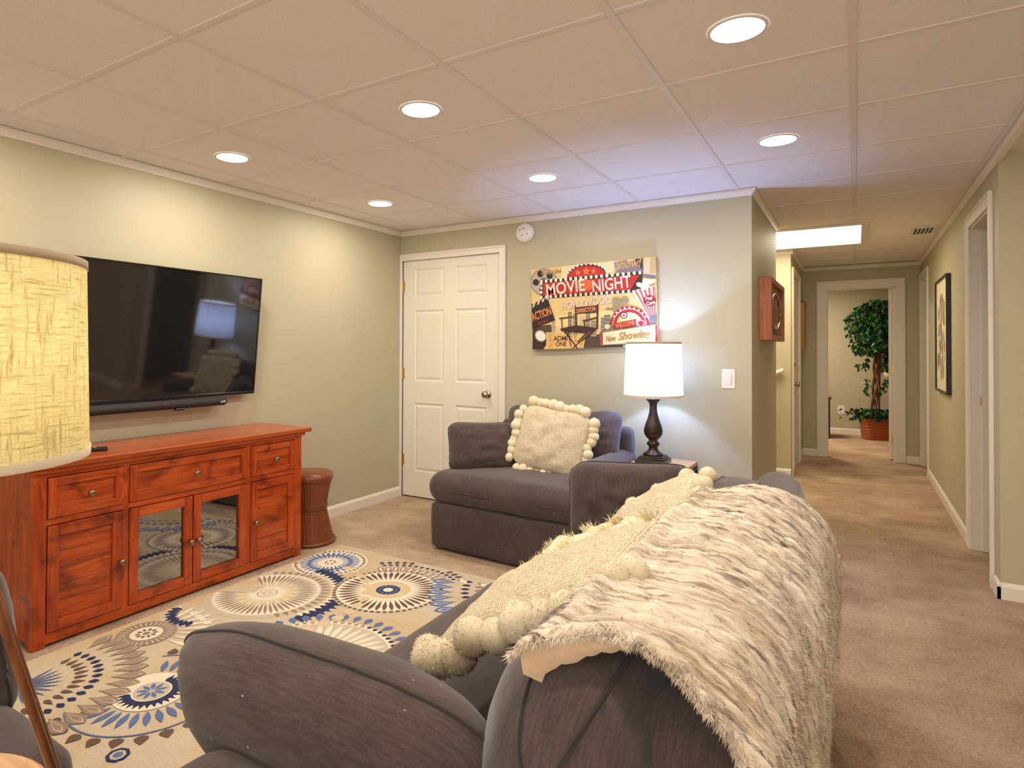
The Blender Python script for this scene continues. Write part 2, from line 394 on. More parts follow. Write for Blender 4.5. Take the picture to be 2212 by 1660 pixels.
def softbox(bm, x0, y0, z0, x1, y1, z1, r=0.05, crown=0.0, n=22, wr=0.006, seed=0.0, side=0.0, arch=None):
    """rounded upholstered block: cube lattice pushed to a rounded box, top crowned"""
    cx, cy, cz = (x0+x1)/2, (y0+y1)/2, (z0+z1)/2
    hx, hy, hz = (x1-x0)/2, (y1-y0)/2, (z1-z0)/2
    r = min(r, hx*0.98, hy*0.98, hz*0.98)
    t = bmesh.new(); bmesh.ops.create_cube(t, size=2.0)
    bmesh.ops.subdivide_edges(t, edges=t.edges[:], cuts=n, use_grid_fill=True)
    mp = {}
    for v in t.verts:
        c = v.co
        q = Vector([math.copysign(1-(1-abs(a))**1.0, a) for a in c])
        q = Vector([math.sin(a*PI/2)*0.55+a*0.45 for a in q])
        p = Vector((q.x*hx, q.y*hy, q.z*hz))
        inner = Vector((max(-hx+r, min(hx-r, p.x)), max(-hy+r, min(hy-r, p.y)), max(-hz+r, min(hz-r, p.z))))
        dlt = p-inner
        if dlt.length > 1e-6:
            # push onto the rounded surface
            m_ = max(abs(dlt.x), abs(dlt.y), abs(dlt.z))
            dlt = dlt.normalized()*m_ if m_ > 0 else dlt
        p = inner+dlt
        a, b = p.x/hx, p.y/hy
        k = (1-a*a)*(1-b*b)
        if p.z > 0: p.z += crown*max(0, k)**0.6*(p.z/hz)
        if side: 
            kk = max(0, 1-(p.z/hz)**2)
            p.x *= 1+side*kk/hx*0.5; p.y *= 1+side*kk/hy*0.5
        wv = nz(p, 6, seed)*wr+nz(p, 14, seed+5)*wr*0.5
        nrm = Vector((p.x/hx, p.y/hy, p.z/hz)).normalized()
        p += nrm*wv
        if arch: p = arch(p, hx, hy, hz)
        mp[v] = bm.verts.new((cx+p.x, cy+p.y, cz+p.z))
    for f in t.faces: bm.faces.new([mp[v] for v in f.verts])
    t.free(); return bm
def look_rot(normal, up):
    """matrix with local -Y... columns: X right, Y = -normal ( +Y is the back ), Z = up"""
    y = -Vector(normal).normalized(); z = Vector(up); z = (z-y*z.dot(y)).normalized(); x = y.cross(z)
    return Matrix((x, y, z)).transposed()
def put(o, loc, normal, up=(0, 0, 1)):
    m = look_rot(normal, up).to_4x4(); m.translation = Vector(loc); o.matrix_world = m
    o.location, o.rotation_euler = m.to_translation(), m.to_euler()
def poly(bm, pts, z, col, lay, flip=False):
    vs = [bm.verts.new((p[0], p[1], z)) for p in pts]
    try: f = bm.faces.new(vs)
    except ValueError: return
    for lp in f.loops: lp[lay] = col
def flatmesh(name, bm, m, parent):
    me = bpy.data.meshes.new(name); bm.to_mesh(me); bm.free(); return link(name, me, m, parent)

# ------------------------------------------------------------------ setting
def struct(o): o['kind'] = 'structure'; return o
XL, YB, XH, XR, YE = -3.27, 4.23, -0.54, 0.61, 8.60
YN = 4.15; YF = -3.2; XFR = 3.3
def boxes(name, L, m, parent=None, bev=0.0):
    bm = BM()
    for b in L: box(bm, *b, bev=bev)
    return obj(name, bm, m, parent)
floor = struct(boxo('floor', (XL-0.15, YF-0.15, -0.12, XFR+0.15, 11.4, 0.0), M['carpet']))
T = 0.12
struct(boxes('wall_left', [(XL-T, YF, 0, XL, YB+T, H+0.1)], M['wall']))
struct(boxes('wall_back', [(XL, YB, 2.005, -2.305, YB+T, H+0.1), (-2.305, YB, 0, XH, YB+T, H+0.1), (XL, YB, 0, -3.262, YB+T, 2.005)], M['wall']))
struct(boxes('wall_hall_left', [(XH-T, YB+T, 0, XH, 5.62, H+0.1), (XH-T, 6.98, 0, XH, 7.13, H+0.1), (XH-T, 7.13, 2.03, XH, 7.93, H+0.1), (XH-T, 7.93, 0, XH, YE, H+0.1)], M['wall']))
struct(boxes('wall_stair', [(-2.0, 6.98, 0, XH-T, 7.1, H+0.1), (-2.0, 5.5, 0, XH-T, 5.62, H+0.1), (-2.12, 5.5, 0, -2.0, 7.1, H+0.1)], M['wall']))
struct(boxes('wall_hall_right', [(XR, YN, 0, XR+T, 4.36, H+0.1), (XR, 4.36, 2.03, XR+T, 5.08, H+0.1), (XR, 5.08, 0, XR+T, 7.80, H+0.1), (XR, 7.80, 2.03, XR+T, 8.50, H+0.1), (XR, 8.50, 0, XR+T, YE, H+0.1)], M['wall']))
struct(boxes('wall_right_side', [(XR+T, YN, 0, XFR, YN+T, H+0.1)], M['wall']))
struct(boxes('wall_right_far', [(XFR, YF, 0, XFR+T, YN+T, H+0.1)], M['wall']))
struct(boxes('wall_front', [(XL-T, YF-T, 0, XFR+T, YF, H+0.1)], M['wall']))
struct(boxes('wall_hall_end', [(XH-T, YE, 0, -0.302, YE+T, H+0.1), (0.376, YE, 0, XR+T, YE+T, H+0.1), (-0.302, YE, 1.99, 0.376, YE+T, H+0.1)], M['wall']))
struct(boxes('wall_far_room', [(-2.2, 11.15, 0, 1.6, 11.27, H+0.1), (-2.32, YE+T, 0, -2.2, 11.27, H+0.1), (1.6, YE+T, 0, 1.72, 11.27, H+0.1), (-2.2, YE, 0, XH-T, YE+T, H+0.1), (XR+T, YE, 0, 1.72, YE+T, H+0.1)], M['wall']))
# side rooms seen through the two right doorways
struct(boxes('wall_side_rooms', [(1.8, YN+T, 0, 1.92, YE, H+0.1), (XR+T, 5.9, 0, 1.8, 6.02, H+0.1)], M['wall']))
ceil = struct(boxes('ceiling', [(XL-0.1, YF, H+0.03, XR+0.02, 11.3, H+0.12), (XR+0.02, YF, H+0.004, XFR+0.1, 11.3, H+0.12)], M['white']))
# lay-in tiles and tees
def ceil_ok(x, y): return (y < YB and XL < x < XR) or (XH-T < x < XR and y < YE)
bmt = BM(); e = 0.003
box(bmt, -G/2+e, -G/2+e, 0, G/2-e, G/2-e, 0.014, bev=0.003, seg=1)
tile_me = bpy.data.meshes.new('ceiling_tile'); bmesh.ops.recalc_face_normals(bmt, faces=bmt.faces[:]); bmt.to_mesh(tile_me); bmt.free(); tile_me.materials.append(M['tile'])
cols = [GX0+G*k for k in range(-6, 2)]; rows = [GY0+G*k for k in range(-9, 11)]
def tile(x0, x1, y0, y1):
    o = bpy.data.objects.new('ceiling_tile', tile_me); C.objects.link(o); o.parent = ceil
    o.location = ((x0+x1)/2, (y0+y1)/2, H+0.003); o.scale = ((x1-x0)/G, (y1-y0)/G, 1)
for i in range(len(cols)-1):
    for j in range(len(rows)-1):
        x0, x1, y0, y1 = max(cols[i], XL), min(cols[i+1], XR), max(rows[j], YF), min(rows[j+1], YE)
        if x1-x0 < 0.02: continue
        if y0 >= YB:
            if x1 <= XH: continue
            x0 = max(x0, XH)
            if x1-x0 < 0.02: continue
        tile(x0, x1, y0, y1)
for c in cols[1:-1]:
    boxo('grid_tee', (c-0.013, YF, H-0.001, c+0.013, YB if c < XH else YE, H+0.006), M['tee'], ceil, 0.001, 1)
for r in rows[:-1]:
    if r < YF: continue
    boxo('grid_tee', (XL if r < YB else XH, r-0.0115, H-0.0002, XR, r+0.0115, H+0.006), M['tee'], ceil, 0.001, 1)
# crown / wall-angle mouldings
def molding(name, p0, p1, nrm, prof, m=M['white']):
    """profile: list of (out, z) swept from p0 to p1; nrm = horizontal direction out of the wall"""
    bm = BM(); A = []; 
    for p in (p0, p1):
        A.append([bm.verts.new((p[0]+nrm[0]*o_, p[1]+nrm[1]*o_, z)) for o_, z in prof])
    n = len(prof)
    for i in range(n): bm.faces.new((A[0][i], A[0][(i+1) % n], A[1][(i+1) % n], A[1][i]))
    bm.faces.new(A[0]); bm.faces.new(A[1][::-1])
    return struct(obj(name, bm, m))
CR = [(0, H), (0, H-0.042), (0.006, H-0.042), (0.010, H-0.034), (0.018, H-0.022), (0.024, H-0.014), (0.024, H)]
molding('trim_1', (XL, YF), (XL, YB), (1, 0), CR)
molding('trim_2', (XL, YB), (XH, YB), (0, -1), CR)
molding('trim_3', (XH, YB-0.024), (XH, 5.62), (1, 0), CR)
molding('trim_4', (-2.0, 6.98), (XH+0.02, 6.98), (0, -1), CR)
molding('trim_5', (XH, 6.96), (XH, YE), (1, 0), CR)
molding('trim_6', (XH, YE), (XR, YE), (0, -1), CR)
molding('trim_7', (XR, YN), (XR, YE), (-1, 0), CR)
struct(boxo('trim_8', (XR-0.024, YF, H-0.040, XR+0.012, YN, H+0.004), M['white'], None, 0.004, 2))
struct(boxo('trim_9', (XR-0.045, YF, H-0.006, XR-0.024, YE, H+0.002), M['tee'], None, 0.002, 1))
BB = [(0, 0), (0.013, 0), (0.013, 0.062), (0.009, 0.072), (0.004, 0.08), (0, 0.082)]
molding('baseboard_left', (XL, YF), (XL, YB), (1, 0), BB)
molding('baseboard_back', (-2.24, YB), (XH, YB), (0, -1), BB)
molding('baseboard_hall_left', (XH, YB-0.013), (XH, 5.62), (1, 0), BB)
molding('baseboard_stair', (-2.0, 6.98), (XH, 6.98), (0, -1), BB)
molding('baseboard_hall_left_far', (XH, 8.0), (XH, YE), (1, 0), BB)
molding('baseboard_end_left', (XH, YE), (-0.39, YE), (0, -1), BB)
molding('baseboard_end_right', (0.47, YE), (XR, YE), (0, -1), BB)
molding('baseboard_hall_right', (XR, 5.15), (XR, 7.73), (-1, 0), BB)
molding('baseboard_corner', (XR, YN-0.013), (XR, 4.28), (-1, 0), BB)
molding('baseboard_right_side', (XR-0.013, YN), (XFR, YN), (0, -1), BB)
molding('baseboard_right_far', (XFR, YF), (XFR, YN), (-1, 0), BB)
molding('baseboard_far_room', (-2.2, 11.15), (1.6, 11.15), (0, -1), BB)

# ------------------------------------------------------------------ doors and casings
def casing(name, x0, x1, ztop, w=0.062, parent=None, loc=(0, 0, 0), rz=0, jamb=0.12):
    """local: opening x0..x1 in the plane y=0, front toward -y; jamb goes back to +y"""
    r = thing(name, None, None, loc, rz); r['kind'] = 'structure'
    def stile(a, b, z0, z1, flipx):
        bm = BM(); box(bm, a, -0.014, z0, b, 0, z1, bev=0.003); 
        q = a-0.0012 if flipx else b-0.0148
        box(bm, q, -0.02, z0, q+0.016, 0, z1, bev=0.003)
        return obj('casing', bm, M['white'], r)
    stile(x0-w, x0+0.004, 0, ztop+w, True); stile(x1-0.004, x1+w, 0, ztop+w, False)
    bm = BM(); box(bm, x0-w, -0.0142, ztop-0.004, x1+w, 0, ztop+w, bev=0.003); box(bm, x0-w-0.0006, -0.0202, ztop+w-0.0152, x1+w+0.0006, 0, ztop+w+0.0008, bev=0.003)
    obj('head_casing', bm, M['white'], r)
    if jamb:
        boxes_ = [(x0-0.003, 0.0, 0, x0+0.014, jamb, ztop), (x1-0.014, 0.0, 0, x1+0.003, jamb, ztop), (x0, 0.0, ztop-0.014, x1, jamb, ztop+0.003),
                  (x0+0.014, 0.05, 0, x0+0.024, 0.085, ztop), (x1-0.024, 0.05, 0, x1-0.014, 0.085, ztop)]
        bm = BM()
        for b in boxes_: box(bm, *b, bev=0.0015, seg=1)
        obj('jamb', bm, M['white'], r)
    return r
def knobset(parent, x, z, m, depth=0.0):
    bm = BM(); lathe(bm, [(0.0, 0), (0.031, 0), (0.031, 0.004), (0.026, 0.009), (0.012, 0.012), (0.011, 0.03), (0.02, 0.036), (0.027, 0.047), (0.027, 0.057), (0.02, 0.066), (0.0, 0.068)][1:-1], 24)
    o = obj('door_knob', bm, m, parent, True, (x, depth, z), (PI/2, 0, 0)); return o
def hinge(parent, x, y, z):
    bm = BM(); tube(bm, [(x, y, z-0.045), (x, y, z+0.045)], 0.006, 8); box(bm, x-0.004, y, z-0.044, x+0.02, y+0.003, z+0.044)
    box(bm, x-0.02, y, z-0.044, x+0.004, y+0.003, z+0.044)
    return obj('hinge', bm, M['brass'], parent)
def six_panel(name, w, h, loc, rz, knob_side, front=-1, both=False):
    """leaf local x 0..w, thickness 0.035 behind y=0 (front at y=0 faces -y)"""
    r = thing(name, None, None, loc, rz); r['kind'] = 'structure'
    st, mid = 0.115, 0.11; pw = (w-2*st-mid)/2
    zr = [(0.21, 0.79), (0.975, 1.575), (1.69, 1.925)]
    k = h/2.0
    bm = BM(); T_ = 0.036; d = 0.009
    xs = [0, st, st+pw, w-st-pw, w-st, w]
    zs = [0.0] + [q*k for a in zr for q in a] + [h]
    for i in range(5):
        for j in range(7):
            hole = i in (1, 3) and j in (1, 3, 5)
            if not hole: box(bm, xs[i], 0, zs[j], xs[i+1], T_, zs[j+1])
            else: box(bm, xs[i], d, zs[j], xs[i+1], T_-d, zs[j+1])
    bmesh.ops.remove_doubles(bm, verts=bm.verts[:], dist=0.0001)
    # drop the doubled inner faces
    seen = {}; kill = []
    for f in bm.faces:
        key = tuple(sorted(v.index for v in f.verts)) if False else tuple(round(c, 4) for c in f.calc_center_median())
        seen.setdefault(key, []).append(f)
    for fs in seen.values():
        if len(fs) > 1: kill += fs
    bmesh.ops.delete(bm, geom=kill, context='FACES')
    obj('door_slab', bm, M['doorwhite'], r)
    for i in (1, 3):
        for j in (1, 3, 5):
            for side in ((0,) if not both else (0, 1)):
                bm = BM(); m_ = 0.018; m2 = 0.036
                a, b, c, e_ = xs[i]+0.004, xs[i+1]-0.004, zs[j]+0.004, zs[j+1]-0.004
                yb, yt = d, 0.001
                ring = lambda q, y: [bm.verts.new(v_) for v_ in ((a+q, y, c+q), (b-q, y, c+q), (b-q, y, e_-q), (a+q, y, e_-q))]
                R0, R1, R2 = ring(-0.004, yt+0.0), ring(0.010, yb), ring(0.032, 0.002)
                for A, B in ((R0, R1), (R1, R2)):
                    for q in range(4): bm.faces.new((A[q], A[(q+1) % 4], B[(q+1) % 4], B[q]))
                bm.faces.new(R2)
                o = obj('door_panel', bm, M['doorwhite'], r)
                if side: o.location = (w, T_, 0); o.rotation_euler = (0, 0, PI)
    return r
# door on the back wall beside the left corner
d1 = six_panel('door_1', 0.935, 1.985, (-3.249, 4.243, 0.012), 0, 'r')
tag(d1, 'closed white six-panel door in the back wall corner')
knobset(d1, 0.935-0.105, 0.885, M['nickel'])
for z in (0.30, 1.03, 1.77): hinge(d1, -0.006, -0.003, z)
casing('trim_10', -3.255, -2.305, 2.0, 0.05, None, (0, YB, 0), 0, 0.0)
# closed door at the left of the hall (deadbolt above the knob)
d2 = six_panel('door_2', 0.79, 2.02, (XH-0.004, 7.14, 0.008), PI/2, 'l')
tag(d2, 'closed white six-panel door with deadbolt on the left of the hall')
kn = knobset(d2, 0.07, 0.9, M['nickel'])
bm = BM(); lathe(bm, [(0.028, 0), (0.028, 0.008), (0.018, 0.014), (0.016, 0.03)], 20); obj('deadbolt', bm, M['nickel'], d2, True, (0.07, 0, 1.10), (PI/2, 0, 0))
for z in (0.25, 1.03, 1.80): hinge(d2, 0.795, -0.004, z)
casing('trim_11', -7.93, -7.13, 2.03, 0.06, None, (XH, 0, 0), -PI/2, 0.0).location = (XH, 0, 0)
bpy.data.objects['trim_11'].rotation_euler = (0, 0, PI/2)
for ch in bpy.data.objects['trim_11'].children: pass
bpy.data.objects['trim_11'].location = (XH, 15.06, 0)
# doorway at the end of the hall and its open leaf
casing('trim_12', -0.302, 0.376, 1.985, 0.09, None, (0, YE, 0), 0, 0.12)
d3 = six_panel('door_3', 0.66, 1.96, (0.352, YE+0.14, 0.01), math.radians(86), 'l', both=True)
tag(d3, 'white door leaf standing open at the end of the hall')
kn = knobset(d3, 0.59, 0.95, M['plastic']); kn.location = (0.59, 0.036, 0.95); kn.rotation_euler = (-PI/2, 0, 0)
for z in (0.22, 1.02, 1.75): hinge(d3, -0.004, 0.0, z)
# right hand doorways
def rot_casing(name, ya, yb, ztop, w):
    # local x -> -world y, so that the front (-y local) looks to -x world
    return casing(name, -yb, -ya, ztop, w, None, (XR, 0, 0), -PI/2, 0.12)
rot_casing('trim_13', 4.36, 5.08, 2.03, 0.068)
rot_casing('trim_14', 7.80, 8.50, 2.03, 0.068)
sp = boxo('strike_plate', (XR+0.045, 5.064, 0.905, XR+0.075, 5.067, 0.965), M['brass']); tag(sp, 'small brass strike plate on the near right doorway jamb', 'strike plate')

# ------------------------------------------------------------------ ceiling lights
bm = BM(); lathe(bm, [(0.0785, -0.0046), (0.086, -0.0042), (0.0885, 0.0)], 40, cap=False)
trim_me = bpy.data.meshes.new('trim_ring'); bm.to_mesh(trim_me); bm.free(); trim_me.materials.append(M['tee'])
bm = BM(); bmesh.ops.create_circle(bm, cap_ends=True, segments=40, radius=0.079)
dif_me = bpy.data.meshes.new('diffuser'); bm.to_mesh(dif_me); bm.free(); dif_me.materials.append(M['diffuser'])
CL = ['nearest round ceiling light, at the top right above the hall side', 'round ceiling light in the middle of the nearer row of three',
      'round ceiling light nearest the left wall in the nearer row', 'round ceiling light at the hall side of the farther row',
      'round ceiling light above the picture, middle of the farther row', 'round ceiling light of the farther row nearest the left wall']
CL[3], CL[4] = 'far round ceiling light close to the hall entrance', 'round ceiling light in the middle of the farther row'
for (x, y), lab in zip(CANS, CL):
    t = thing('recessed_light', lab, 'ceiling light', (x, y, H+0.002), 0, 'round recessed ceiling lights')
    for n_, me, z in (('trim_ring', trim_me, 0), ('diffuser', dif_me, -0.0042)):
        o = bpy.data.objects.new(n_, me); C.objects.link(o); o.parent = t; o.location = (0, 0, z)
t = thing('ceiling_panel_light', 'long rectangular lit panel in the hall ceiling', 'ceiling light', (-0.56, 6.33, H))
boxo('diffuser', (-0.6, -0.5, -0.011, 0.6, 0.5, -0.004), M['panel_lit'], t)
bm = BM()
for b in ((-0.63, -0.53, -0.012, 0.65, -0.5, 0.002), (-0.63, 0.5, -0.012, 0.65, 0.53, 0.002), (0.6, -0.5, -0.012, 0.65, 0.5, 0.002), (-0.63, -0.5, -0.012, -0.6, 0.5, 0.002)): box(bm, *b, bev=0.002)
obj('frame', bm, M['white'], t)
t = thing('air_vent', 'small slotted air vent in the hall ceiling', 'vent', (0.47, 6.42, H))
boxo('frame', (-0.08, -0.16, -0.006, 0.08, 0.16, 0.002), M['tee'], t, 0.002)
for i in range(5): boxo('slat', (-0.06+i*0.026, -0.13, -0.009, -0.046+i*0.026, 0.13, -0.005), M['iron'], t)
# smoke alarm, switch
t = thing('smoke_alarm', 'round white smoke alarm high on the wall right of the door', 'smoke alarm', (-2.09, YB, 2.125), 0, rot=(PI/2, 0, 0))
bm = BM(); lathe(bm, [(0.074, 0), (0.074, 0.012), (0.066, 0.03), (0.060, 0.036)], 36); obj('body', bm, M['plastic'], t, True)
for x, y in ((-0.03, 0.022), (0.0, 0.03), (0.03, -0.012), (-0.012, -0.02)): boxo('slot', (x-0.006, y-0.003, 0.0362, x+0.006, y+0.003, 0.0372), M['iron'], t)
def plate(name, label, loc, rz, w=0.075, h=0.118, kind='switch'):
    t = thing(name, label, kind, loc, rz)
    boxo('plate', (-w/2, -0.006, -h/2, w/2, 0, h/2), M['plastic'], t, 0.003)
    return t
t = plate('light_switch', 'white dimmer switch plate on the wall right of the lamp', (-0.673, YB, 1.068), 0, 0.078, 0.122)
boxo('paddle', (-0.017, -0.010, -0.034, 0.017, -0.005, 0.034), M['plastic'], t, 0.002)
boxo('slider', (0.012, -0.013, -0.03, 0.017, -0.009, 0.02), M['tee'], t, 0.001)
t = plate('wall_outlet', 'white wall outlet beside the basket in the far room', (-0.19, 11.15, 0.36), 0, 0.09, 0.13, 'outlet')
for z in (-0.028, 0.028): boxo('socket', (-0.018, -0.009, z-0.016, 0.018, -0.005, z+0.016), M['tee'], t, 0.003)

# ------------------------------------------------------------------ media console
CXF, CXB = -2.82, -3.24
Y0, Y1 = 1.212, 2.678
t = thing('media_console', 'rustic reddish-brown wooden media console against the left wall under the television', 'cabinet', (0, 0, 0))
boxo('top', (CXB-0.012, Y0-0.05, 0.742, CXF+0.03, Y1+0.055, 0.766), M['console_top'], t, 0.004)
boxo('cornice', (CXB, Y0-0.018, 0.722, CXF+0.014, Y1+0.018, 0.742), M['console_h'], t, 0.004)
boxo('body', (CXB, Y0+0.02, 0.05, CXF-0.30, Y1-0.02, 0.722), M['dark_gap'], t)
boxo('interior_floor', (CXB, Y0+0.02, 0.045, CXF-0.03, Y1-0.02, 0.06), M['console_h'], t)
boxo('interior_shelf', (CXB+0.02, 1.60, 0.285, CXF-0.06, 2.29, 0.303), M['console_h'], t)
for a, b in ((1.592, 1.61), (2.28, 2.298)): boxo('divider', (CXB, a, 0.05, CXF-0.02, b, 0.72), M['console_v'], t)
for (a, b) in ((Y0, Y0+0.055), (Y1-0.055, Y1)):
    boxo('side_panel', (CXB, a+0.001 if a == Y0 else b-0.02, 0.03, CXF-0.03, a+0.02 if a == Y0 else b-0.001, 0.722), M['console_v'], t)
    boxo('corner_post', (CXF-0.05, a, 0.0, CXF, b, 0.722), M['console_v'], t, 0.003)
    boxo('corner_post', (CXB, a, 0.0, CXB+0.05, b, 0.722), M['console_v'], t, 0.003)
boxo('top_rail', (CXF-0.03, Y0+0.05, 0.702, CXF-0.004, Y1-0.05, 0.723), M['console_h'], t, 0.002)
boxo('middle_rail', (CXF-0.03, Y0+0.05, 0.502, CXF-0.004, Y1-0.05, 0.528), M['console_h'], t, 0.002)
boxo('bottom_rail', (CXF-0.03, Y0+0.05, 0.012, CXF-0.002, Y1-0.05, 0.056), M['console_h'], t, 0.003)
for a, b in ((1.588, 1.614), (2.276, 2.303)): boxo('stile', (CXF-0.03, a-0.002, 0.05, CXF-0.003, b+0.002, 0.705), M['console_v'], t, 0.002)
def cknob(par, y, z):
    bm = BM(); lathe(bm, [(0.006, 0), (0.006, 0.012), (0.013, 0.016), (0.0155, 0.023), (0.013, 0.03), (0.006, 0.033)], 20)
    obj('knob', bm, M['knob'], par, True, (CXF+0.004, y, z), (0, PI/2, 0))
def cframe(bm, y0, y1, z0, z1, w=0.042, th=0.02):
    g = 0.003; y0 += g; y1 -= g; z0 += g; z1 -= g; xa, xb = CXF-0.022, CXF+0.003
    box(bm, xa, y0, z0, xb, y0+w, z1, bev=0.002); box(bm, xa, y1-w, z0, xb, y1, z1, bev=0.002)
    box(bm, xa, y0+w, z0, xb, y1-w, z0+w, bev=0.002, mi=1); box(bm, xa, y0+w, z1-w, xb, y1-w, z1, bev=0.002, mi=1)
    return (y0+w, y1-w, z0+w, z1-w)
def front(name, y0, y1, z0, z1, ky, kz, glass=False):
    bm = BM(); a = cframe(bm, y0, y1, z0, z1, 0.045 if z1-z0 > 0.25 else 0.034)
    o = obj(name, bm, [M['console_v'], M['console_h']], t)
    if glass: boxo('glass_pane', (CXF-0.014, a[0]-0.003, a[2]-0.003, CXF-0.011, a[1]+0.003, a[3]+0.003), M['glass'], o)
    elif z1-z0 > 0.25:
        n = 5
        for q in range(n):
            za = a[2]+(a[3]-a[2])*q/n; zb = a[2]+(a[3]-a[2])*(q+1)/n
            boxo('plank', (CXF-0.02, a[0]-0.002, za+0.0006, CXF-0.009, a[1]+0.002, zb-0.0006), M['console_h'], o, 0.0012, 1)
    else: boxo('recessed_panel', (CXF-0.02, a[0]-0.002, a[2]-0.002, CXF-0.009, a[1]+0.002, a[3]+0.002), M['console_h'], o)
    cknob(o, ky, kz)
    return o
front('drawer', Y0+0.055, 1.588, 0.528, 0.702, 1.436, 0.612)
front('drawer', 1.614, 2.276, 0.528, 0.702, 1.952, 0.613)
front('drawer', 2.303, Y1-0.055, 0.528, 0.702, 2.466, 0.610)
front('cabinet_door', Y0+0.055, 1.588, 0.056, 0.502, 1.572, 0.272)
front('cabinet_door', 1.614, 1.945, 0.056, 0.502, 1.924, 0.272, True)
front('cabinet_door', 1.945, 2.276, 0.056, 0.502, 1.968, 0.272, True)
front('cabinet_door', 2.303, Y1-0.055, 0.056, 0.502, 2.326, 0.276)
# remote on the console
t = thing('remote_control', 'black remote control lying on the console beside the linen shade', 'remote', (-2.98, 1.505, 0.766), math.radians(62))
boxo('body', (-0.10, -0.024, 0.001, 0.085, 0.024, 0.017), M['blackpl'], t, 0.007, 3)
for i in range(4):
    for j in range(3): boxo('button', (-0.035+i*0.022-0.006, -0.013+j*0.013-0.004, 0.0165, -0.035+i*0.022+0.006, -0.013+j*0.013+0.004, 0.0185), M['tee'] if (i+j) % 4 == 0 else M['barcloth'], t, 0.001, 1)
# ------------------------------------------------------------------ television and soundbar
t = thing('television', 'large flat black television tilted on the left wall', 'television', (-3.155, 1.99, 1.323), 0, rot=(0, math.radians(5.5), math.radians(0.95)))
tw, th_ = 0.645, 0.362
bm = BM(); box(bm, -0.045, -tw, -th_, -0.008, tw, th_, bev=0.004); obj('housing', bm, M['blackpl'], t)
bm = BM()
for b in ((-0.01, -tw, th_-0.008, 0.0, tw, th_), (-0.01, -tw, -th_, 0.0, tw, -th_+0.016), (-0.01, -tw, -th_+0.016, 0.0, -tw+0.008, th_-0.008), (-0.01, tw-0.008, -th_+0.016, 0.0, tw, th_-0.008)): box(bm, *b, bev=0.001, seg=1)
obj('bezel', bm, M['blackpl'], t)
boxo('screen', (-0.009, -tw+0.008, -th_+0.016, -0.004, tw-0.008, th_-0.008), M['screen'], t)
boxo('wall_bracket', (-0.095, -0.2, -0.12, -0.045, 0.2, 0.12), M['iron'], t, 0.004)
t = thing('soundbar', 'long dark soundbar mounted under the television', 'speaker', (-3.185, 1.83, 0.932))
def cap_bar(bm, L, r1, r2, n=20):
    pr = []
    for s, y in ((0.55, -L), (0.85, -L+0.006), (1, -L+0.016), (1, L-0.016), (0.85, L-0.006), (0.55, L)):
        pr.append([bm.verts.new((r1*s*math.cos(2*PI*k/n), y, r2*s*math.sin(2*PI*k/n))) for k in range(n)])
    for A, B in zip(pr, pr[1:]):
        for k in range(n): bm.faces.new((A[k], A[(k+1) % n], B[(k+1) % n], B[k]))
    bm.faces.new(pr[0]); bm.faces.new(pr[-1][::-1])
bm = BM(); cap_bar(bm, 0.575, 0.037, 0.026); obj('body', bm, M['barcloth'], t, True)
boxo('wall_mount', (-0.085, -0.3, -0.015, -0.02, 0.3, 0.02), M['blackpl'], t, 0.003)
boxo('sensor', (0.015, 0.23, -0.034, 0.034, 0.29, -0.02), M['blackpl'], t, 0.005)
def text_mesh(s, size, font_extrude=0.0, shear=0.0, space=1.0, bold=0.0):
    cu = bpy.data.curves.new('txt', 'FONT'); cu.body = s; cu.size = size; cu.align_x = 'CENTER'; cu.align_y = 'CENTER'
    cu.extrude = font_extrude; cu.shear = shear; cu.space_character = space; cu.resolution_u = 3; cu.offset = bold
    o = bpy.data.objects.new('txt', cu); C.objects.link(o)
    dg = bpy.context.evaluated_depsgraph_get(); me = bpy.data.meshes.new_from_object(o.evaluated_get(dg))
    bpy.data.objects.remove(o); return me
me = text_mesh('polk', 0.02, 0.0004); lg = link('logo', me, M['plastic'], t); lg.location = (0.0385, 0.535, 0.0); lg.rotation_euler = (PI/2, 0, PI/2)
bm = BM(); tube(bm, [(-3.19, 1.27, 0.925), (-3.18, 1.36, 0.905), (-3.17, 1.44, 0.885), (-3.19, 1.50, 0.905), (-3.22, 1.53, 0.925)], 0.004, 8)
tag(obj('power_cable', bm, M['blackpl'], None, True), 'thin black cable looping under the left part of the soundbar', 'cable')
# ------------------------------------------------------------------ leather drum stool
t = thing('drum_stool', 'brown leather hourglass drum stool right of the console', 'stool', (-2.985, 2.905, 0))
bm = BM(); n = 96; prof = [(0.158, 0.012), (0.148, 0.05), (0.130, 0.12), (0.116, 0.18), (0.110, 0.215), (0.112, 0.25), (0.121, 0.31), (0.134, 0.37), (0.146, 0.405)]
rings = []
for r, z in prof:
    rings.append([bm.verts.new(((r+0.0022*(k % 2))*math.cos(2*PI*k/n), (r+0.0022*(k % 2))*math.sin(2*PI*k/n), z)) for k in range(n)])
for A, B in zip(rings, rings[1:]):
    for k in range(n): bm.faces.new((A[k], A[(k+1) % n], B[(k+1) % n], B[k]))
bm.faces.new(rings[0][::-1]); bm.faces.new(rings[-1])
obj('body', bm, M['leather'], t)
bm = BM(); lathe(bm, [(0.148, 0.398), (0.153, 0.405), (0.153, 0.42), (0.149, 0.438), (0.13, 0.451), (0.08, 0.457), (0.02, 0.458)], 48); obj('seat', bm, M['leather'], t, True)
bm = BM(); tube(bm, [(0.162*math.cos(a*PI/24), 0.162*math.sin(a*PI/24), 0.013) for a in range(48)], 0.012, 8, close=True)
obj('base_ring', bm, M['leather'], t, True)
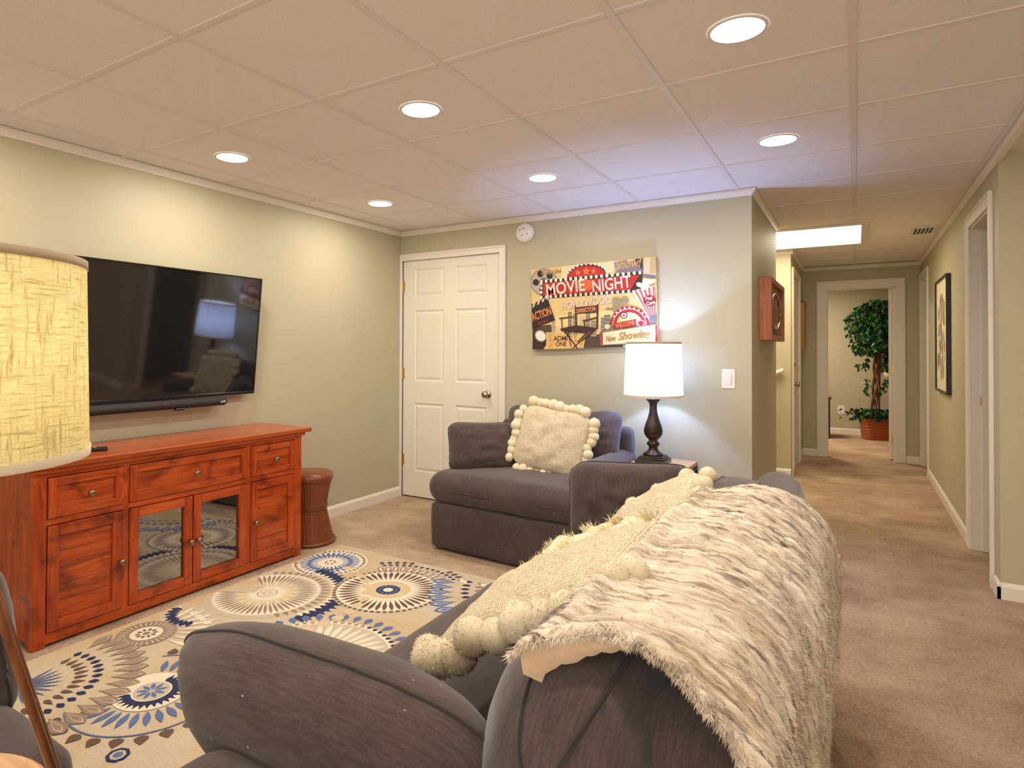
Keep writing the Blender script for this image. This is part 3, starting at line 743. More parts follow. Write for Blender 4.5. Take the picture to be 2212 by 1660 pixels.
for z in (0.222, 0.232, 0.242):
    bm = BM(); tube(bm, [(0.114*math.cos(a*PI/24), 0.114*math.sin(a*PI/24), z) for a in range(48)], 0.005, 8, close=True); obj('waist_band', bm, M['leather'], t, True)

# ------------------------------------------------------------------ rug
RX0, RX1, RY0, RY1 = -2.745, -0.75, 0.25, 2.945
rug = thing('area_rug', 'cream rug with blue and taupe medallions between console and sofa', 'rug', (0, 0, 0))
bm = BM(); box(bm, RX0, RY0, 0.0, RX1, RY1, 0.009, bev=0.003); obj('ground', bm, M['rug'], rug)
bm = BM(); lay = bm.loops.layers.float_color.new('Col')
LZ = 0.0094; STEP = 0.000012
zc = [LZ]
def nxt(): zc[0] += STEP; return zc[0]
CRM, TAUPE, BROWN, BLUE, NAVY, TAN, PALE = [lin(c) for c in ((230, 220, 196), (150, 128, 110), (104, 82, 66), (94, 112, 158), (40, 46, 84), (212, 190, 152), (196, 182, 160))]
def inside(p): return RX0+0.01 < p[0] < RX1-0.01 and RY0+0.01 < p[1] < RY1-0.01
def petal(c, a, r0, r1, w, col, z, kind=0, n=10):
    """a teardrop / leaf along direction a from r0 to r1 (kind 0 leaf, 1 fat outer end, 2 pointed outer end)"""
    ca, sa = math.cos(a), math.sin(a); L = []; Rr = []
    for i in range(n+1):
        t_ = i/n; q = r0+(r1-r0)*t_
        ww = {0: math.sin(PI*t_), 1: math.sin(PI*min(1, t_**1.6)) , 2: math.sin(PI*t_**0.6)}[kind]*w/2
        L.append((q, ww)); Rr.append((q, -ww))
    pts = L+Rr[::-1][1:-1]
    P = [(c[0]+q*ca-s*sa, c[1]+q*sa+s*ca) for q, s in pts]
    if all(inside(p) for p in P): poly(bm, P, z, col, lay)
def ringp(c, r0, r1, n, wf, col, kind=0, a0=0, a1=2*PI, ph=0.0):
    z = nxt()
    cnt = max(1, round(n*(a1-a0)/(2*PI)))
    for k in range(cnt):
        a = a0+(a1-a0)*(k+0.5+ph)/cnt; petal(c, a, r0, r1, wf*2*PI*(r0+r1)/2/n, col, z+STEP*0.4*(k % 2), kind)
def band(c, r0, r1, col, a0=0, a1=2*PI, n=72):
    z = nxt(); m = max(3, int(n*(a1-a0)/(2*PI)))
    for k in range(m):
        b0, b1 = a0+(a1-a0)*k/m, a0+(a1-a0)*(k+1)/m
        P = [(c[0]+r*math.cos(b), c[1]+r*math.sin(b)) for r, b in ((r0, b0), (r1, b0), (r1, b1), (r0, b1))]
        if all(inside(p) for p in P): poly(bm, P if r0 > 1e-5 else P[1:3]+[P[0]], z, col, lay)
def dots(c, R, n, r, col, a0=0, a1=2*PI):
    z = nxt(); cnt = max(1, round(n*(a1-a0)/(2*PI)))
    for k in range(cnt):
        a = a0+(a1-a0)*(k+.5)/cnt; o = (c[0]+R*math.cos(a), c[1]+R*math.sin(a))
        P = [(o[0]+r*math.cos(q*PI/4), o[1]+r*math.sin(q*PI/4)) for q in range(8)]
        if all(inside(p) for p in P): poly(bm, P, z, col, lay)
# 1 blue wheel
c = (-2.56, 2.66)
band(c, 0.0001, 0.215, CRM); band(c, 0.075, 0.15, BLUE); ringp(c, 0.065, 0.115, 26, 0.6, CRM); ringp(c, 0.12, 0.175, 30, 0.62, BLUE, 1); ringp(c, 0.125, 0.17, 30, 0.5, CRM, 0, ph=.5)
dots(c, 0.195, 44, 0.010, BROWN); band(c, 0.0001, 0.068, CRM); dots(c, 0.028, 7, 0.008, BROWN)
# 2 big taupe wheel
c = (-2.50, 2.15)
a0, a1 = -0.25*PI, 0.75*PI
band(c, 0.33, 0.40, NAVY, -0.10*PI, 0.50*PI); ringp(c, 0.34, 0.43, 70, 0.9, NAVY, 2, -0.12*PI, 0.52*PI)
band(c, 0.33, 0.335, CRM, -0.1*PI, 0.5*PI)
ringp(c, 0.31, 0.36, 60, 0.6, CRM, 0, -0.1*PI, 0.5*PI)
band(c, 0.0001, 0.30, PALE); ringp(c, 0.265, 0.315, 44, 0.6, TAUPE, 2, -0.2*PI, 1.2*PI); band(c, 0.0001, 0.262, CRM)
ringp(c, 0.10, 0.258, 54, 0.78, TAUPE, 1); ringp(c, 0.08, 0.17, 36, 0.7, TAN, 0); band(c, 0.0001, 0.07, CRM); band(c, 0.045, 0.05, TAUPE); ringp(c, 0.008, 0.036, 8, 0.8, PALE)
# 3 brown wheel with navy eye
c = (-2.02, 2.52)
band(c, 0.0001, 0.285, PALE); dots(c, 0.272, 56, 0.011, BROWN); band(c, 0.0001, 0.262, CRM)
ringp(c, 0.13, 0.258, 42, 0.74, BROWN, 1); band(c, 0.0001, 0.115, TAN); band(c, 0.0001, 0.062, NAVY); ringp(c, 0.032, 0.058, 14, 0.6, BLUE); band(c, 0.0001, 0.026, CRM)
ringp(c, 0.24, 0.35, 44, 0.85, TAUPE, 1, 0.30*PI, 0.78*PI); ringp(c, 0.25, 0.34, 44, 0.35, CRM, 1, 0.30*PI, 0.78*PI)
dots(c, 0.365, 60, 0.012, NAVY, 0.30*PI, 0.75*PI); ringp(c, 0.38, 0.43, 60, 0.7, BROWN, 0, 0.28*PI, 0.76*PI)
# blue scallop sweep right of it
c = (-1.30, 2.95)
ringp(c, 0.50, 0.64, 50, 0.95, BLUE, 1, 1.08*PI, 1.60*PI); ringp(c, 0.53, 0.62, 50, 0.4, CRM, 1, 1.08*PI, 1.60*PI); ringp(c, 0.54, 0.61, 50, 0.28, BLUE, 1, 1.08*PI, 1.60*PI)
ringp(c, 0.42, 0.47, 54, 0.55, NAVY, 0, 1.06*PI, 1.62*PI); ringp(c, 0.35, 0.40, 46, 0.6, TAUPE, 0, 1.06*PI, 1.62*PI)
c = (-1.62, 2.78)
for k in range(4): petal((-1.80+0.13*k, 2.86), -0.6+0.2*k, 0.0, 0.09, 0.035, CRM, nxt(), 0)
# 4 cream wheel with blue leaves
c = (-1.83, 1.80)
ringp(c, 0.335, 0.41, 40, 0.62, BLUE, 1); band(c, 0.0001, 0.335, CRM); ringp(c, 0.318, 0.345, 60, 0.6, NAVY, 0, -0.5*PI, 0.5*PI); ringp(c, 0.315, 0.335, 60, 0.7, TAUPE, 0, 0.5*PI, 1.5*PI)
band(c, 0.0001, 0.31, PALE); ringp(c, 0.12, 0.305, 38, 0.72, CRM, 1); band(c, 0.0001, 0.12, CRM); ringp(c, 0.05, 0.11, 16, 0.7, BLUE)
# cream/tan blobs between
for i in range(16):
    a = -0.1+i*0.16; q = (-2.5+0.50*math.cos(a-0.9), 2.15+0.50*math.sin(a-0.9))
    dots(q, 0.0001, 1, 0.030, TAN)
for i in range(26):
    q = (-2.62+0.06*i, 1.56-0.018*i+0.03*math.sin(i)); 
for i in range(18):
    q = (-2.36+0.075*i, 0.93-0.012*i); dots(q, 0.0001, 1, 0.036, TAUPE); dots(q, 0.0001, 1, 0.032, PALE); dots(q, 0.0001, 1, 0.022, CRM)
for i in range(14):
    q = (-2.6+0.05*i, 1.80-0.01*i); dots(q, 0.0001, 1, 0.018, CRM)
# 5 small taupe ring
c = (-2.58, 1.56)
ringp(c, 0.10, 0.30, 26, 0.5, CRM, 1, 0.0*PI, 1.0*PI); band(c, 0.0001, 0.122, TAUPE); ringp(c, 0.075, 0.12, 30, 0.2, CRM); band(c, 0.0001, 0.066, CRM); ringp(c, 0.022, 0.048, 10, 0.7, BROWN); band(c, 0.0001, 0.016, TAUPE)
for a in range(9): petal((-2.58, 1.83), 3.5+a*0.22, 0.10, 0.16, 0.03, NAVY, nxt(), 0)
# 6 spiral
c = (-2.13, 1.31)
A0, A1 = -0.64*PI, 0.78*PI
band(c, 0.263, 0.27, BLUE, A0, A1); ringp(c, 0.275, 0.325, 26, 0.6, BROWN, 2, A0, A1); ringp(c, 0.135, 0.225, 30, 0.66, BLUE, 0, A0, A1)
band(c, 0.0001, 0.128, CRM)
ringp(c, 0.068, 0.118, 30, 0.95, NAVY, 2, -0.72*PI, 0.62*PI); band(c, 0.068, 0.095, NAVY, -0.7*PI, 0.6*PI); band(c, 0.0001, 0.062, PALE); ringp(c, 0.008, 0.055, 9, 0.75, BLUE)
# fan to its left: big taupe petals, brown and navy leaves, blue rays
c = (-2.56, 1.06)
a0, a1 = -0.35*PI, 0.62*PI
ringp(c, 0.30, 0.43, 42, 1.05, TAUPE, 1, a0, a1); ringp(c, 0.32, 0.42, 42, 0.45, PALE, 1, a0, a1); ringp(c, 0.33, 0.41, 42, 0.36, TAUPE, 1, a0, a1)
ringp(c, 0.235, 0.275, 40, 0.62, NAVY, 0, a0, a1); ringp(c, 0.175, 0.225, 36, 0.6, BROWN, 2, a0, a1); ringp(c, 0.02, 0.145, 26, 0.5, BLUE, 0, a0, a1)
c = (-1.88, 1.05)
dots(c, 0.0001, 1, 0.035, NAVY); dots(c, 0.0001, 1, 0.024, PALE); dots(c, 0.0001, 1, 0.015, BLUE)
flatmesh('woven_pattern', bm, M['rugprint'], rug)

# ------------------------------------------------------------------ sectional seating
def piping(par, pts, r=0.004, close=True):
    bm = BM(); tube(bm, pts, r, 6, close=close); return obj('piping', bm, M['seam'], par, True)
sofa = thing('sofa', 'long charcoal fabric sofa with its back to the hall', 'sofa', (0, 0, 0))
SY0, SY1 = 0.50, 2.62
bm = BM(); softbox(bm, -1.03, SY0, 0.012, -0.12, SY1, 0.285, 0.035, 0, 16, 0.003); obj('base', bm, M['sofa'], sofa, True)
def seatarch(p, hx, hy, hz):
    return p
bm = BM(); softbox(bm, -1.07, SY0-0.01, 0.275, -0.30, SY1+0.01, 0.462, 0.085, 0.028, 40, 0.007, 2.0); sc_o = obj('seat_cushion', bm, M['sofa'], sofa, True)
piping(sc_o, [(-1.066, SY0+0.06+i*0.1, 0.345+0.003*math.sin(i)) for i in range(21)], 0.003, False)
bm = BM(); softbox(bm, -0.90, SY0+0.0, 0.28, -0.125, SY0+0.185, 0.612, 0.07, 0.0, 20, 0.004, 4); obj('arm', bm, M['sofa'], sofa, True)
bm = BM(); softbox(bm, -0.90, SY1-0.17, 0.28, -0.125, SY1, 0.60, 0.07, 0.0, 20, 0.004, 5); obj('arm', bm, M['sofa'], sofa, True)
def backarch(p, hx, hy, hz):
    f_ = max(0.0, p.y/hy)**2
    p.x -= 0.045*f_
    if p.z > 0: p.z += 0.035*f_*p.z/hz
    return p
bm = BM(); softbox(bm, -0.28, 0.80, 0.27, -0.115, SY1-0.02, 0.775, 0.078, 0.0, 30, 0.004, 6, arch=backarch); obj('back_frame', bm, M['sofa'], sofa, True)
def roll_mesh(bm, L, w, hz_, seed, n=44, m=48, ex=0.78, kz=0.30, kx=0.10, ke=3.4, kp=0.42):
    """plump cushion: superellipse section (local x, z) swept along local y, rounded gathered ends; returns rings"""
    R_ = []
    for i in range(n+1):
        tt = math.sin((-1+2*i/n)*PI/2); k = max(0.0, 1-abs(tt)**ke)**kp; ring = []
        for j in range(m):
            a = 2*PI*j/m; ca, sa = math.cos(a), math.sin(a)
            p = Vector((math.copysign(abs(ca)**ex, ca)*w*(kx+(1-kx)*k), tt*L/2, math.copysign(abs(sa)**ex, sa)*hz_*(kz+(1-kz)*k)))
            wk = nz(p, 7, seed)*0.010+nz(p, 16, seed+2)*0.005
            pk = (abs(tt)**8)*0.006*math.sin(a*11+seed)
            f_ = 1+(wk+pk)/0.2
            ring.append(bm.verts.new((p.x*f_, p.y, p.z*f_)))
        R_.append(ring)
    for A, B in zip(R_, R_[1:]):
        for j in range(m): bm.faces.new((A[j], A[(j+1) % m], B[(j+1) % m], B[j]))
    bm.faces.new(R_[0]); bm.faces.new(R_[-1][::-1])
def roll(name, par, L, w, hz_, seed, seams, **k):
    bm = BM(); n, m = 44, 48; roll_mesh(bm, L, w, hz_, seed, n, m, **k)
    o = obj(name, bm, M['sofa'], par, True); me = o.data
    for ph in seams:
        P_ = [me.vertices[i*m+int(m*(0.25+ph)) % m].co*1.004 for i in range(n+1)]
        b2 = BM(); tube(b2, P_, 0.003, 6); obj('piping', b2, M['seam'], o, True)
    return o
def bolster(name, y0, y1, par, seed, w=0.150, zc_=0.632, hz_=0.196, xc=-0.335):
    o = roll(name, par, y1-y0, w, hz_, seed, (-0.045, 0.045)); o.location = (xc, (y0+y1)/2, zc_); return o
bolster('back_cushion', 0.70, 1.56, sofa, 1.0)
bolster('back_cushion', 1.56, 2.44, sofa, 2.0)

def cushion(name, label, cat, w, h, t_, loc, normal, up=(0, 0, 1), m=None, seed=0.0, pip=True, group=None, **k):
    r = thing(name, label, cat, (0, 0, 0), 0, group)
    bm = BM(); pillow(bm, w, h, t_, 36, seed=seed, **k); b = obj('cover', bm, m or M['sofa'], r, True)
    if pip:
        bm = BM(); tube(bm, pillow_rim(w, h, 72, seed=seed, **{q: k[q] for q in k if q in ('pinch', 'sag')}), 0.0045, 6, close=True); obj('piping', bm, M['seam'], b, True)
    put(r, loc, normal, up)
    return r
t = thing('arm_cushion', 'big charcoal cushion in the foreground against the nearest sofa arm', 'cushion', (-0.735, 0.765, 0.612), rot=(math.radians(-4.5), math.radians(19), math.radians(-83.5)))
roll('cover', t, 0.62, 0.108, 0.152, 3.1, (0.0,), ex=0.92, kz=0.42, kx=0.12, ke=2.6, kp=0.55)
cushion('arm_cushion', 'charcoal cushion leaning on the far arm of the long sofa', 'cushion', 0.50, 0.34, 0.17, (-0.735, 2.42, 0.635), (0.10, -1, 0.16), (-0.06, 0.1, 1), seed=5.3, plump=0.5, pinch=0.03)
# loveseat by the back wall
ch = thing('armchair', 'wide charcoal armchair in front of the white door and picture', 'armchair', (-1.715, 3.66, 0), math.radians(-2.5))
bm = BM(); softbox(bm, -0.51, -0.48, 0.012, 0.50, 0.46, 0.295, 0.035, 0, 16, 0.003, 1); obj('base', bm, M['sofa'], ch, True)
bm = BM(); softbox(bm, -0.535, -0.50, 0.292, 0.52, 0.33, 0.475, 0.085, 0.022, 30, 0.006, 8); o = obj('seat_cushion', bm, M['sofa'], ch, True)
piping(o, [(-0.47+i*0.046, -0.497, 0.375) for i in range(21)], 0.003, False)
bm = BM(); softbox(bm, -0.505, -0.30, 0.28, -0.36, 0.46, 0.595, 0.06, 0, 18, 0.004, 9); obj('arm', bm, M['sofa'], ch, True)
bm = BM(); softbox(bm, 0.36, -0.30, 0.28, 0.505, 0.46, 0.605, 0.07, 0, 18, 0.004, 10); obj('arm', bm, M['sofa'], ch, True)
bm = BM(); softbox(bm, -0.48, 0.32, 0.28, 0.485, 0.46, 0.745, 0.05, 0, 20, 0.004, 11); obj('back_frame', bm, M['sofa'], ch, True)
bm = BM(); pillow(bm, 0.86, 0.44, 0.24, 40, seed=11.0, plump=0.5, sag=0.04, wr=0.02)
o = obj('back_cushion', bm, M['sofa'], ch, True); o.location = (0.045, 0.235, 0.665); o.rotation_euler = (math.radians(-14), 0, 0)
cushion('arm_cushion', 'charcoal cushion on the left arm of the armchair by the door', 'cushion', 0.48, 0.335, 0.19, (-2.035, 3.52, 0.612), (0.66, -0.70, 0.36), (-0.16, 0.2, 1), seed=9.7, plump=0.5)
# armchair cut by the left edge of the picture
c2 = thing('armchair', 'charcoal armchair cut off by the lower left edge', 'armchair', (-1.83, 0.18, 0), 0)
bm = BM(); softbox(bm, -0.52, -0.46, 0.012, 0.50, 0.445, 0.27, 0.035, 0, 14, 0.003, 1); obj('base', bm, M['sofa'], c2, True)
bm = BM(); softbox(bm, -0.54, -0.30, 0.262, 0.525, 0.48, 0.452, 0.06, 0.01, 24, 0.005, 8); obj('seat_cushion', bm, M['sofa'], c2, True)
bm = BM(); softbox(bm, 0.36, -0.46, 0.25, 0.50, 0.10, 0.54, 0.05, 0, 14, 0.004, 9); obj('arm', bm, M['sofa'], c2, True)
bm = BM(); softbox(bm, -0.52, -0.46, 0.25, -0.36, 0.33, 0.60, 0.06, 0, 14, 0.004, 10); obj('arm', bm, M['sofa'], c2, True)
bm = BM(); softbox(bm, -0.50, -0.46, 0.25, 0.36, -0.32, 0.74, 0.05, 0, 14, 0.004, 11); obj('back_frame', bm, M['sofa'], c2, True)
cushion('arm_cushion', 'dark cushion end at the left edge in front of the console', 'cushion', 0.50, 0.40, 0.20, (-1.80, 0.55, 0.60), (-0.3, 1, 0.2), (0.05, 0, 1), seed=13.3, plump=0.5)

# ------------------------------------------------------------------ cream throw pillows
def pom_mesh(seed):
    rnd = random.Random(seed); bm = BM(); bmesh.ops.create_icosphere(bm, subdivisions=3, radius=1.0)
    for v in bm.verts:
        v.co *= 0.94+0.07*nz(v.co, 2.5, seed)+0.03*nz(v.co, 7, seed)
    base = [v.co.copy() for v in bm.verts]
    for k in range(420):
        p = Vector((rnd.gauss(0, 1), rnd.gauss(0, 1), rnd.gauss(0, 1))).normalized()
        tng = p.cross(Vector((rnd.random(), rnd.random(), rnd.random()))).normalized()
        a = bm.verts.new(p*0.9+tng*0.035); b = bm.verts.new(p*0.9-tng*0.035); c_ = bm.verts.new(p*(1.0+0.10*rnd.random())+tng*rnd.uniform(-.12, .12))
        bm.faces.new((a, b, c_))
    me = bpy.data.meshes.new('pompom'); bm.to_mesh(me); bm.free()
    for p in me.polygons: p.use_smooth = True
    me.materials.append(M['pom']); return me
POM = [pom_mesh(i) for i in range(4)]
def knit(bm, w, h, seed):
    pass
def pom_pillow(name, label, w, h, t_, loc, normal, up, r, counts, seed, mat=None, jitter=0.15, group=None, corner=False):
    """counts = pompoms along bottom, right, top, left (0 to leave a side bare)"""
    o = thing(name, label, 'pillow', (0, 0, 0), 0, group)
    bm = BM(); pillow(bm, w, h, t_, 40, seed=seed, plump=0.45, pinch=0.05, wr=0.012); obj('cover', bm, [mat or M['cream'], M['backing']], o, True)
    rnd = random.Random(seed)
    sides = [lambda f: (f, -1), lambda f: (1, f), lambda f: (-f, 1), lambda f: (-1, -f)]
    spots = [(s, -1+2*(k+0.5)/n) for s, n in enumerate(counts) for k in range(n)]+([(0, 0.93), (1, -1.0), (1, 1.0), (2, -0.82)] if corner else [])
    for s, f in spots:
            u, v = sides[s](f)
            p = pillow_pt(u, v, w, h, 0, 1, seed=seed); d = Vector((u if abs(u) == 1 else 0, 0, v if abs(v) == 1 else 0))
            rr = r*(1+rnd.uniform(-jitter, jitter))
            q = bpy.data.objects.new('pompom', POM[rnd.randrange(4)]); C.objects.link(q); q.parent = o
            q.location = p+d*rr*0.75+Vector((rnd.uniform(-.2, .2)*r, rnd.uniform(-.35, .35)*r, rnd.uniform(-.2, .2)*r))
            q.scale = (rr,)*3; q.rotation_euler = (rnd.random()*6, rnd.random()*6, rnd.random()*6)
    put(o, loc, normal, up); return o
pom_pillow('pompom_pillow', 'cream woven pillow edged with pompoms on the wide armchair', 0.46, 0.41, 0.12, (-1.605, 3.62, 0.680), (0.12, -1, 0.34), (0.12, 0.28, 1), 0.033, (9, 9, 9, 9), 21)
pom_pillow('pompom_pillow', 'nearest cream pompom pillow, beside the fur throw end', 0.42, 0.46, 0.12, (-0.548, 1.25, 0.732), (-0.50, -0.04, 0.85), (0.85, 0.02, 0.50), 0.035, (0, 8, 0, 0), 22, corner=True)
pom_pillow('pompom_pillow', 'cream pompom pillow at the far end of the long sofa', 0.40, 0.42, 0.13, (-0.565, 1.99, 0.672), (-0.60, -0.30, 0.72), (0.72, -0.22, 0.58), 0.031, (3, 7, 6, 3), 23)
# fringed pillow between them
fp = thing('fringed_pillow', 'ivory pillow with ragged fringe and tufts, between two pompom pillows', 'pillow')
bm = BM(); pillow(bm, 0.40, 0.44, 0.13, 36, seed=31.0, plump=0.45, wr=0.03); obj('cover', bm, M['fringe'], fp, True)
rnd = random.Random(5)
bm = BM()
def strand(bm, p, d, L, w=0.0013):
    s = d.cross(Vector((0.3, 0.8, 0.5))).normalized()*w; drop = Vector((rnd.uniform(-1, 1), rnd.uniform(-1, 1), rnd.uniform(-1, 1)))*L*0.25
    a, b = bm.verts.new(p-s), bm.verts.new(p+s); m1 = p+d*L*0.55+drop*0.4; c_, e_ = bm.verts.new(m1-s), bm.verts.new(m1+s); tt = bm.verts.new(p+d*L+drop)
    bm.faces.new((a, b, e_, c_)); bm.faces.new((c_, e_, tt))
for s in range(4):
    for k in range(420):
        f = rnd.uniform(-1, 1); u, v = [(f, -1), (1, f), (-f, 1), (-1, -f)][s]
        p = pillow_pt(u, v, 0.40, 0.44, 0, 1, seed=31.0)*0.985; d = Vector((u if abs(u) == 1 else rnd.uniform(-.3, .3), rnd.uniform(-.4, .4), v if abs(v) == 1 else rnd.uniform(-.3, .3))).normalized()
        strand(bm, p, d, rnd.uniform(0.02, 0.045))
tag(obj('fringe', bm, M['fringe'], fp), kind='stuff')
bm = BM()
for row in range(4):
    for k in range(5):
        u0, v0 = -0.7+k*0.35, -0.72+row*0.48
        for q in range(80):
            u, v = u0+rnd.gauss(0, .05), v0+rnd.gauss(0, .05)
            p = pillow_pt(max(-.95, min(.95, u)), max(-.95, min(.95, v)), 0.40, 0.44, 0.13, -1, seed=31.0, plump=0.45, wr=0.03)
            d = Vector((rnd.gauss(0, .9), -0.8, -0.6+rnd.gauss(0, .7))).normalized(); strand(bm, p, d, rnd.uniform(0.015, 0.032))
tag(obj('tuft', bm, M['fringe'], fp), kind='stuff')
put(fp, (-0.605, 1.61, 0.660), (-0.45, -0.16, 0.86), (0.84, -0.25, 0.42))

# ------------------------------------------------------------------ fur throw over the sofa back
def blanket():
    prof = [(-0.475, 0.755), (-0.435, 0.80), (-0.375, 0.833), (-0.30, 0.848), (-0.22, 0.842), (-0.155, 0.820), (-0.108, 0.785), (-0.078, 0.735), (-0.064, 0.66), (-0.060, 0.56), (-0.064, 0.46), (-0.072, 0.36), (-0.082, 0.25), (-0.088, 0.17)]
    P = [Vector((x, 0, z)) for x, z in prof]
    acc = [0]
    for a, b in zip(P, P[1:]): acc.append(acc[-1]+(b-a).length)
    Lt = acc[-1]
    def at(s):
        s = max(0, min(Lt, s))
        for i in range(len(acc)-1):
            if s <= acc[i+1]+1e-9:
                t_ = (s-acc[i])/(acc[i+1]-acc[i])
                p0, p1, p2, p3 = P[max(i-1, 0)], P[i], P[i+1], P[min(i+2, len(P)-1)]
                return 0.5*((2*p1)+(-p0+p2)*t_+(2*p0-5*p1+4*p2-p3)*t_*t_+(-p0+3*p1-3*p2+p3)*t_**3)
        return P[-1].copy()
    nu, nv = 170, 230
    def ynear(q):   # q = 0..1 across the profile
        pts = [(0, 0.69), (0.08, 0.70), (0.15, 0.78), (0.22, 0.825), (0.30, 0.80), (0.38, 0.762), (0.52, 0.71), (0.75, 0.62), (1, 0.50)]
        for (a, ya), (b, yb) in zip(pts, pts[1:]):
            if q <= b: return ya+(yb-ya)*(q-a)/(b-a)
        return pts[-1][1]
    def yfar(q):
        pts = [(0, 1.90), (0.2, 2.04), (0.3, 2.15), (0.42, 2.16), (0.5, 2.18), (0.6, 2.28), (0.8, 2.36), (1, 2.40)]
        for (a, ya), (b, yb) in zip(pts, pts[1:]):
            if q <= b: return ya+(yb-ya)*(q-a)/(b-a)
        return pts[-1][1]
    V = []; UV = []
    for i in range(nu+1):
        for j in range(nv+1):
            w = j/nv; q0 = 0.118+0.014*min(1, w/0.10); q = q0+(1-q0)*i/nu
            p = at(q*Lt); t_ = (at(min(Lt, q*Lt+0.01))-at(max(0, q*Lt-0.01))).normalized(); nrm = Vector((-t_.z, 0, t_.x))
            if nrm.z < 0 and q < 0.5: nrm = -nrm
            if q >= 0.5 and nrm.x < 0: nrm = -nrm
            y = ynear(q)+(yfar(q)-ynear(q))*w
            fold = 0.010*math.sin(y*13+q*5+2.2*noise.noise(Vector((q*3, y*2.2, 0))))*(0.35+0.65*max(0, (q-0.45)/0.55))
            b = nz((q*7, y*5, 0), 1.0, 4)*0.012+nz((q*26, y*44, 0), 1.0, 1)*0.007+nz((q*60, y*110, 0), 1.0, 2)*0.0045
            edge = min(w, 1-w)*(yfar(q)-ynear(q)); edge = min(edge, (q-q0)*Lt, (1-q)*Lt)
            lift = 0.004+0.013*math.exp(-((edge-0.012)/0.014)**2)
            droop = 0.0
            # far end sags over the cushion's end
            far = max(0.0, (w-0.88)/0.12); near = max(0.0, (0.04-w)/0.04)
            sagz = -0.05*far*far*(1 if q < 0.55 else 0.3)
            pp = p+nrm*(b+fold+lift); pp.z += sagz
            V.append((pp.x, y, max(0.02, pp.z))); UV.append((q*Lt, y))
    F = []
    for i in range(nu):
        for j in range(nv):
            a = i*(nv+1)+j; F.append((a, a+1, a+nv+2, a+nv+1))
    return V, UV, F, nu, nv
V, UV, F, nu, nv = blanket()
thr = thing('fur_throw', 'mottled cream and grey faux-fur throw draped over the sofa back', 'throw blanket')
me = bpy.data.meshes.new('fur_cloth'); me.from_pydata(V, [], F); uvl = me.uv_layers.new(name='UVMap')
for lp in me.loops: uvl.data[lp.index].uv = UV[lp.vertex_index]
for p in me.polygons: p.use_smooth = True
o = link('fur_cloth', me, [M['fur'], M['fur_under']], thr)
md = o.modifiers.new('t', 'SOLIDIFY'); md.thickness = 0.012; md.offset = 0; md.material_offset = 0
me.update()
# fur strands
NR = [v.normal.copy() for v in me.vertices]
FV, FF, FU = [], [], []
rnd = random.Random(3)
up_sign = 1 if NR[(nu//3)*(nv+1)+nv//2].z > 0 else -1
def tuft(idx, L, w, out=None):
    p = Vector(V[idx]); n_ = NR[idx]*up_sign; j = Vector((rnd.gauss(0, 1), rnd.gauss(0, 1), rnd.gauss(0, 1)))
    d = (out if out is not None else (n_*0.18+Vector((0.55, -0.10, -0.30)))) + j*0.20; d.normalize()
    s = d.cross(n_); s = s.normalized()*w if s.length > 0.01 else Vector((w, 0, 0))
    k = len(FV); base = p+n_*0.004
    FV.extend([base-s, base+s, base+d*L]); FF.append((k, k+1, k+2)); FU.append(UV[idx])
for k in range(60000):
    i = rnd.randrange(nu+1); j = rnd.randrange(nv+1); tuft(i*(nv+1)+j, rnd.uniform(0.006, 0.013), 0.0010)
for i in range(nu+1):
    for rep in range(70):
        tuft(i*(nv+1)+rnd.choice((0, 0, 1, 2)), rnd.uniform(0.007, 0.018), 0.0011, Vector((0.1, -0.9, -0.35)))
        if rep < 10: tuft(i*(nv+1)+nv, rnd.uniform(0.010, 0.02), 0.0016, Vector((0, 0.9, -0.2)))
for j in range(nv+1):
    for rep in range(12): tuft(j, rnd.uniform(0.010, 0.02), 0.0016, Vector((-0.8, 0, -0.5)))
fm = bpy.data.meshes.new('fur_pile'); fm.from_pydata([tuple(v) for v in FV], [], FF); ul = fm.uv_layers.new(name='UVMap')
for lp in fm.loops: ul.data[lp.index].uv = FU[lp.index//3]
tag(link('fur_pile', fm, M['fur'], thr), kind='stuff')
# lining seen under the lifted near edge of the throw
bm = BM(); prev = None
for i in range(0, int(nu*0.16)):
    q = i/(nu*0.16); e0 = Vector(V[i*(nv+1)+1]); w_ = 0.026*(1-q)**0.7
    a = bm.verts.new(e0+Vector((0.004, 0.004, -0.004))); b = bm.verts.new(e0+Vector((0.012, -0.004, -0.008-w_*0.55))); c_ = bm.verts.new(e0+Vector((0.028, 0.020, -0.014-w_)))
    if prev: bm.faces.new((prev[0], a, b, prev[1])); bm.faces.new((prev[1], b, c_, prev[2]))
    prev = (a, b, c_)
obj('lining_edge', bm, M['fur_under'], thr, True)

# ------------------------------------------------------------------ end table and lamp by the back wall
et = thing('end_table', 'oak-topped end table with dark metal frame in the back corner by the hall', 'side table', (-1.015, 3.945, 0))
boxo('table_top', (-0.172, -0.215, 0.522, 0.172, 0.215, 0.545), M['tabletop'], et, 0.003)
for sx in (-1, 1):
    for sy in (-1, 1): boxo('leg', (sx*0.16-0.0125, sy*0.202-0.0125, 0.0, sx*0.16+0.0125, sy*0.202+0.0125, 0.522), M['iron'], et, 0.002)
bm = BM()
for sy in (-1, 1): box(bm, -0.15, sy*0.202-0.0125, 0.495, 0.15, sy*0.202+0.0125, 0.5215); box(bm, -0.15, sy*0.202-0.01, 0.08, 0.15, sy*0.202+0.01, 0.10)
for sx in (-1, 1): box(bm, sx*0.16-0.0125, -0.19, 0.495, sx*0.16+0.0125, 0.19, 0.5215)
obj('frame', bm, M['iron'], et)
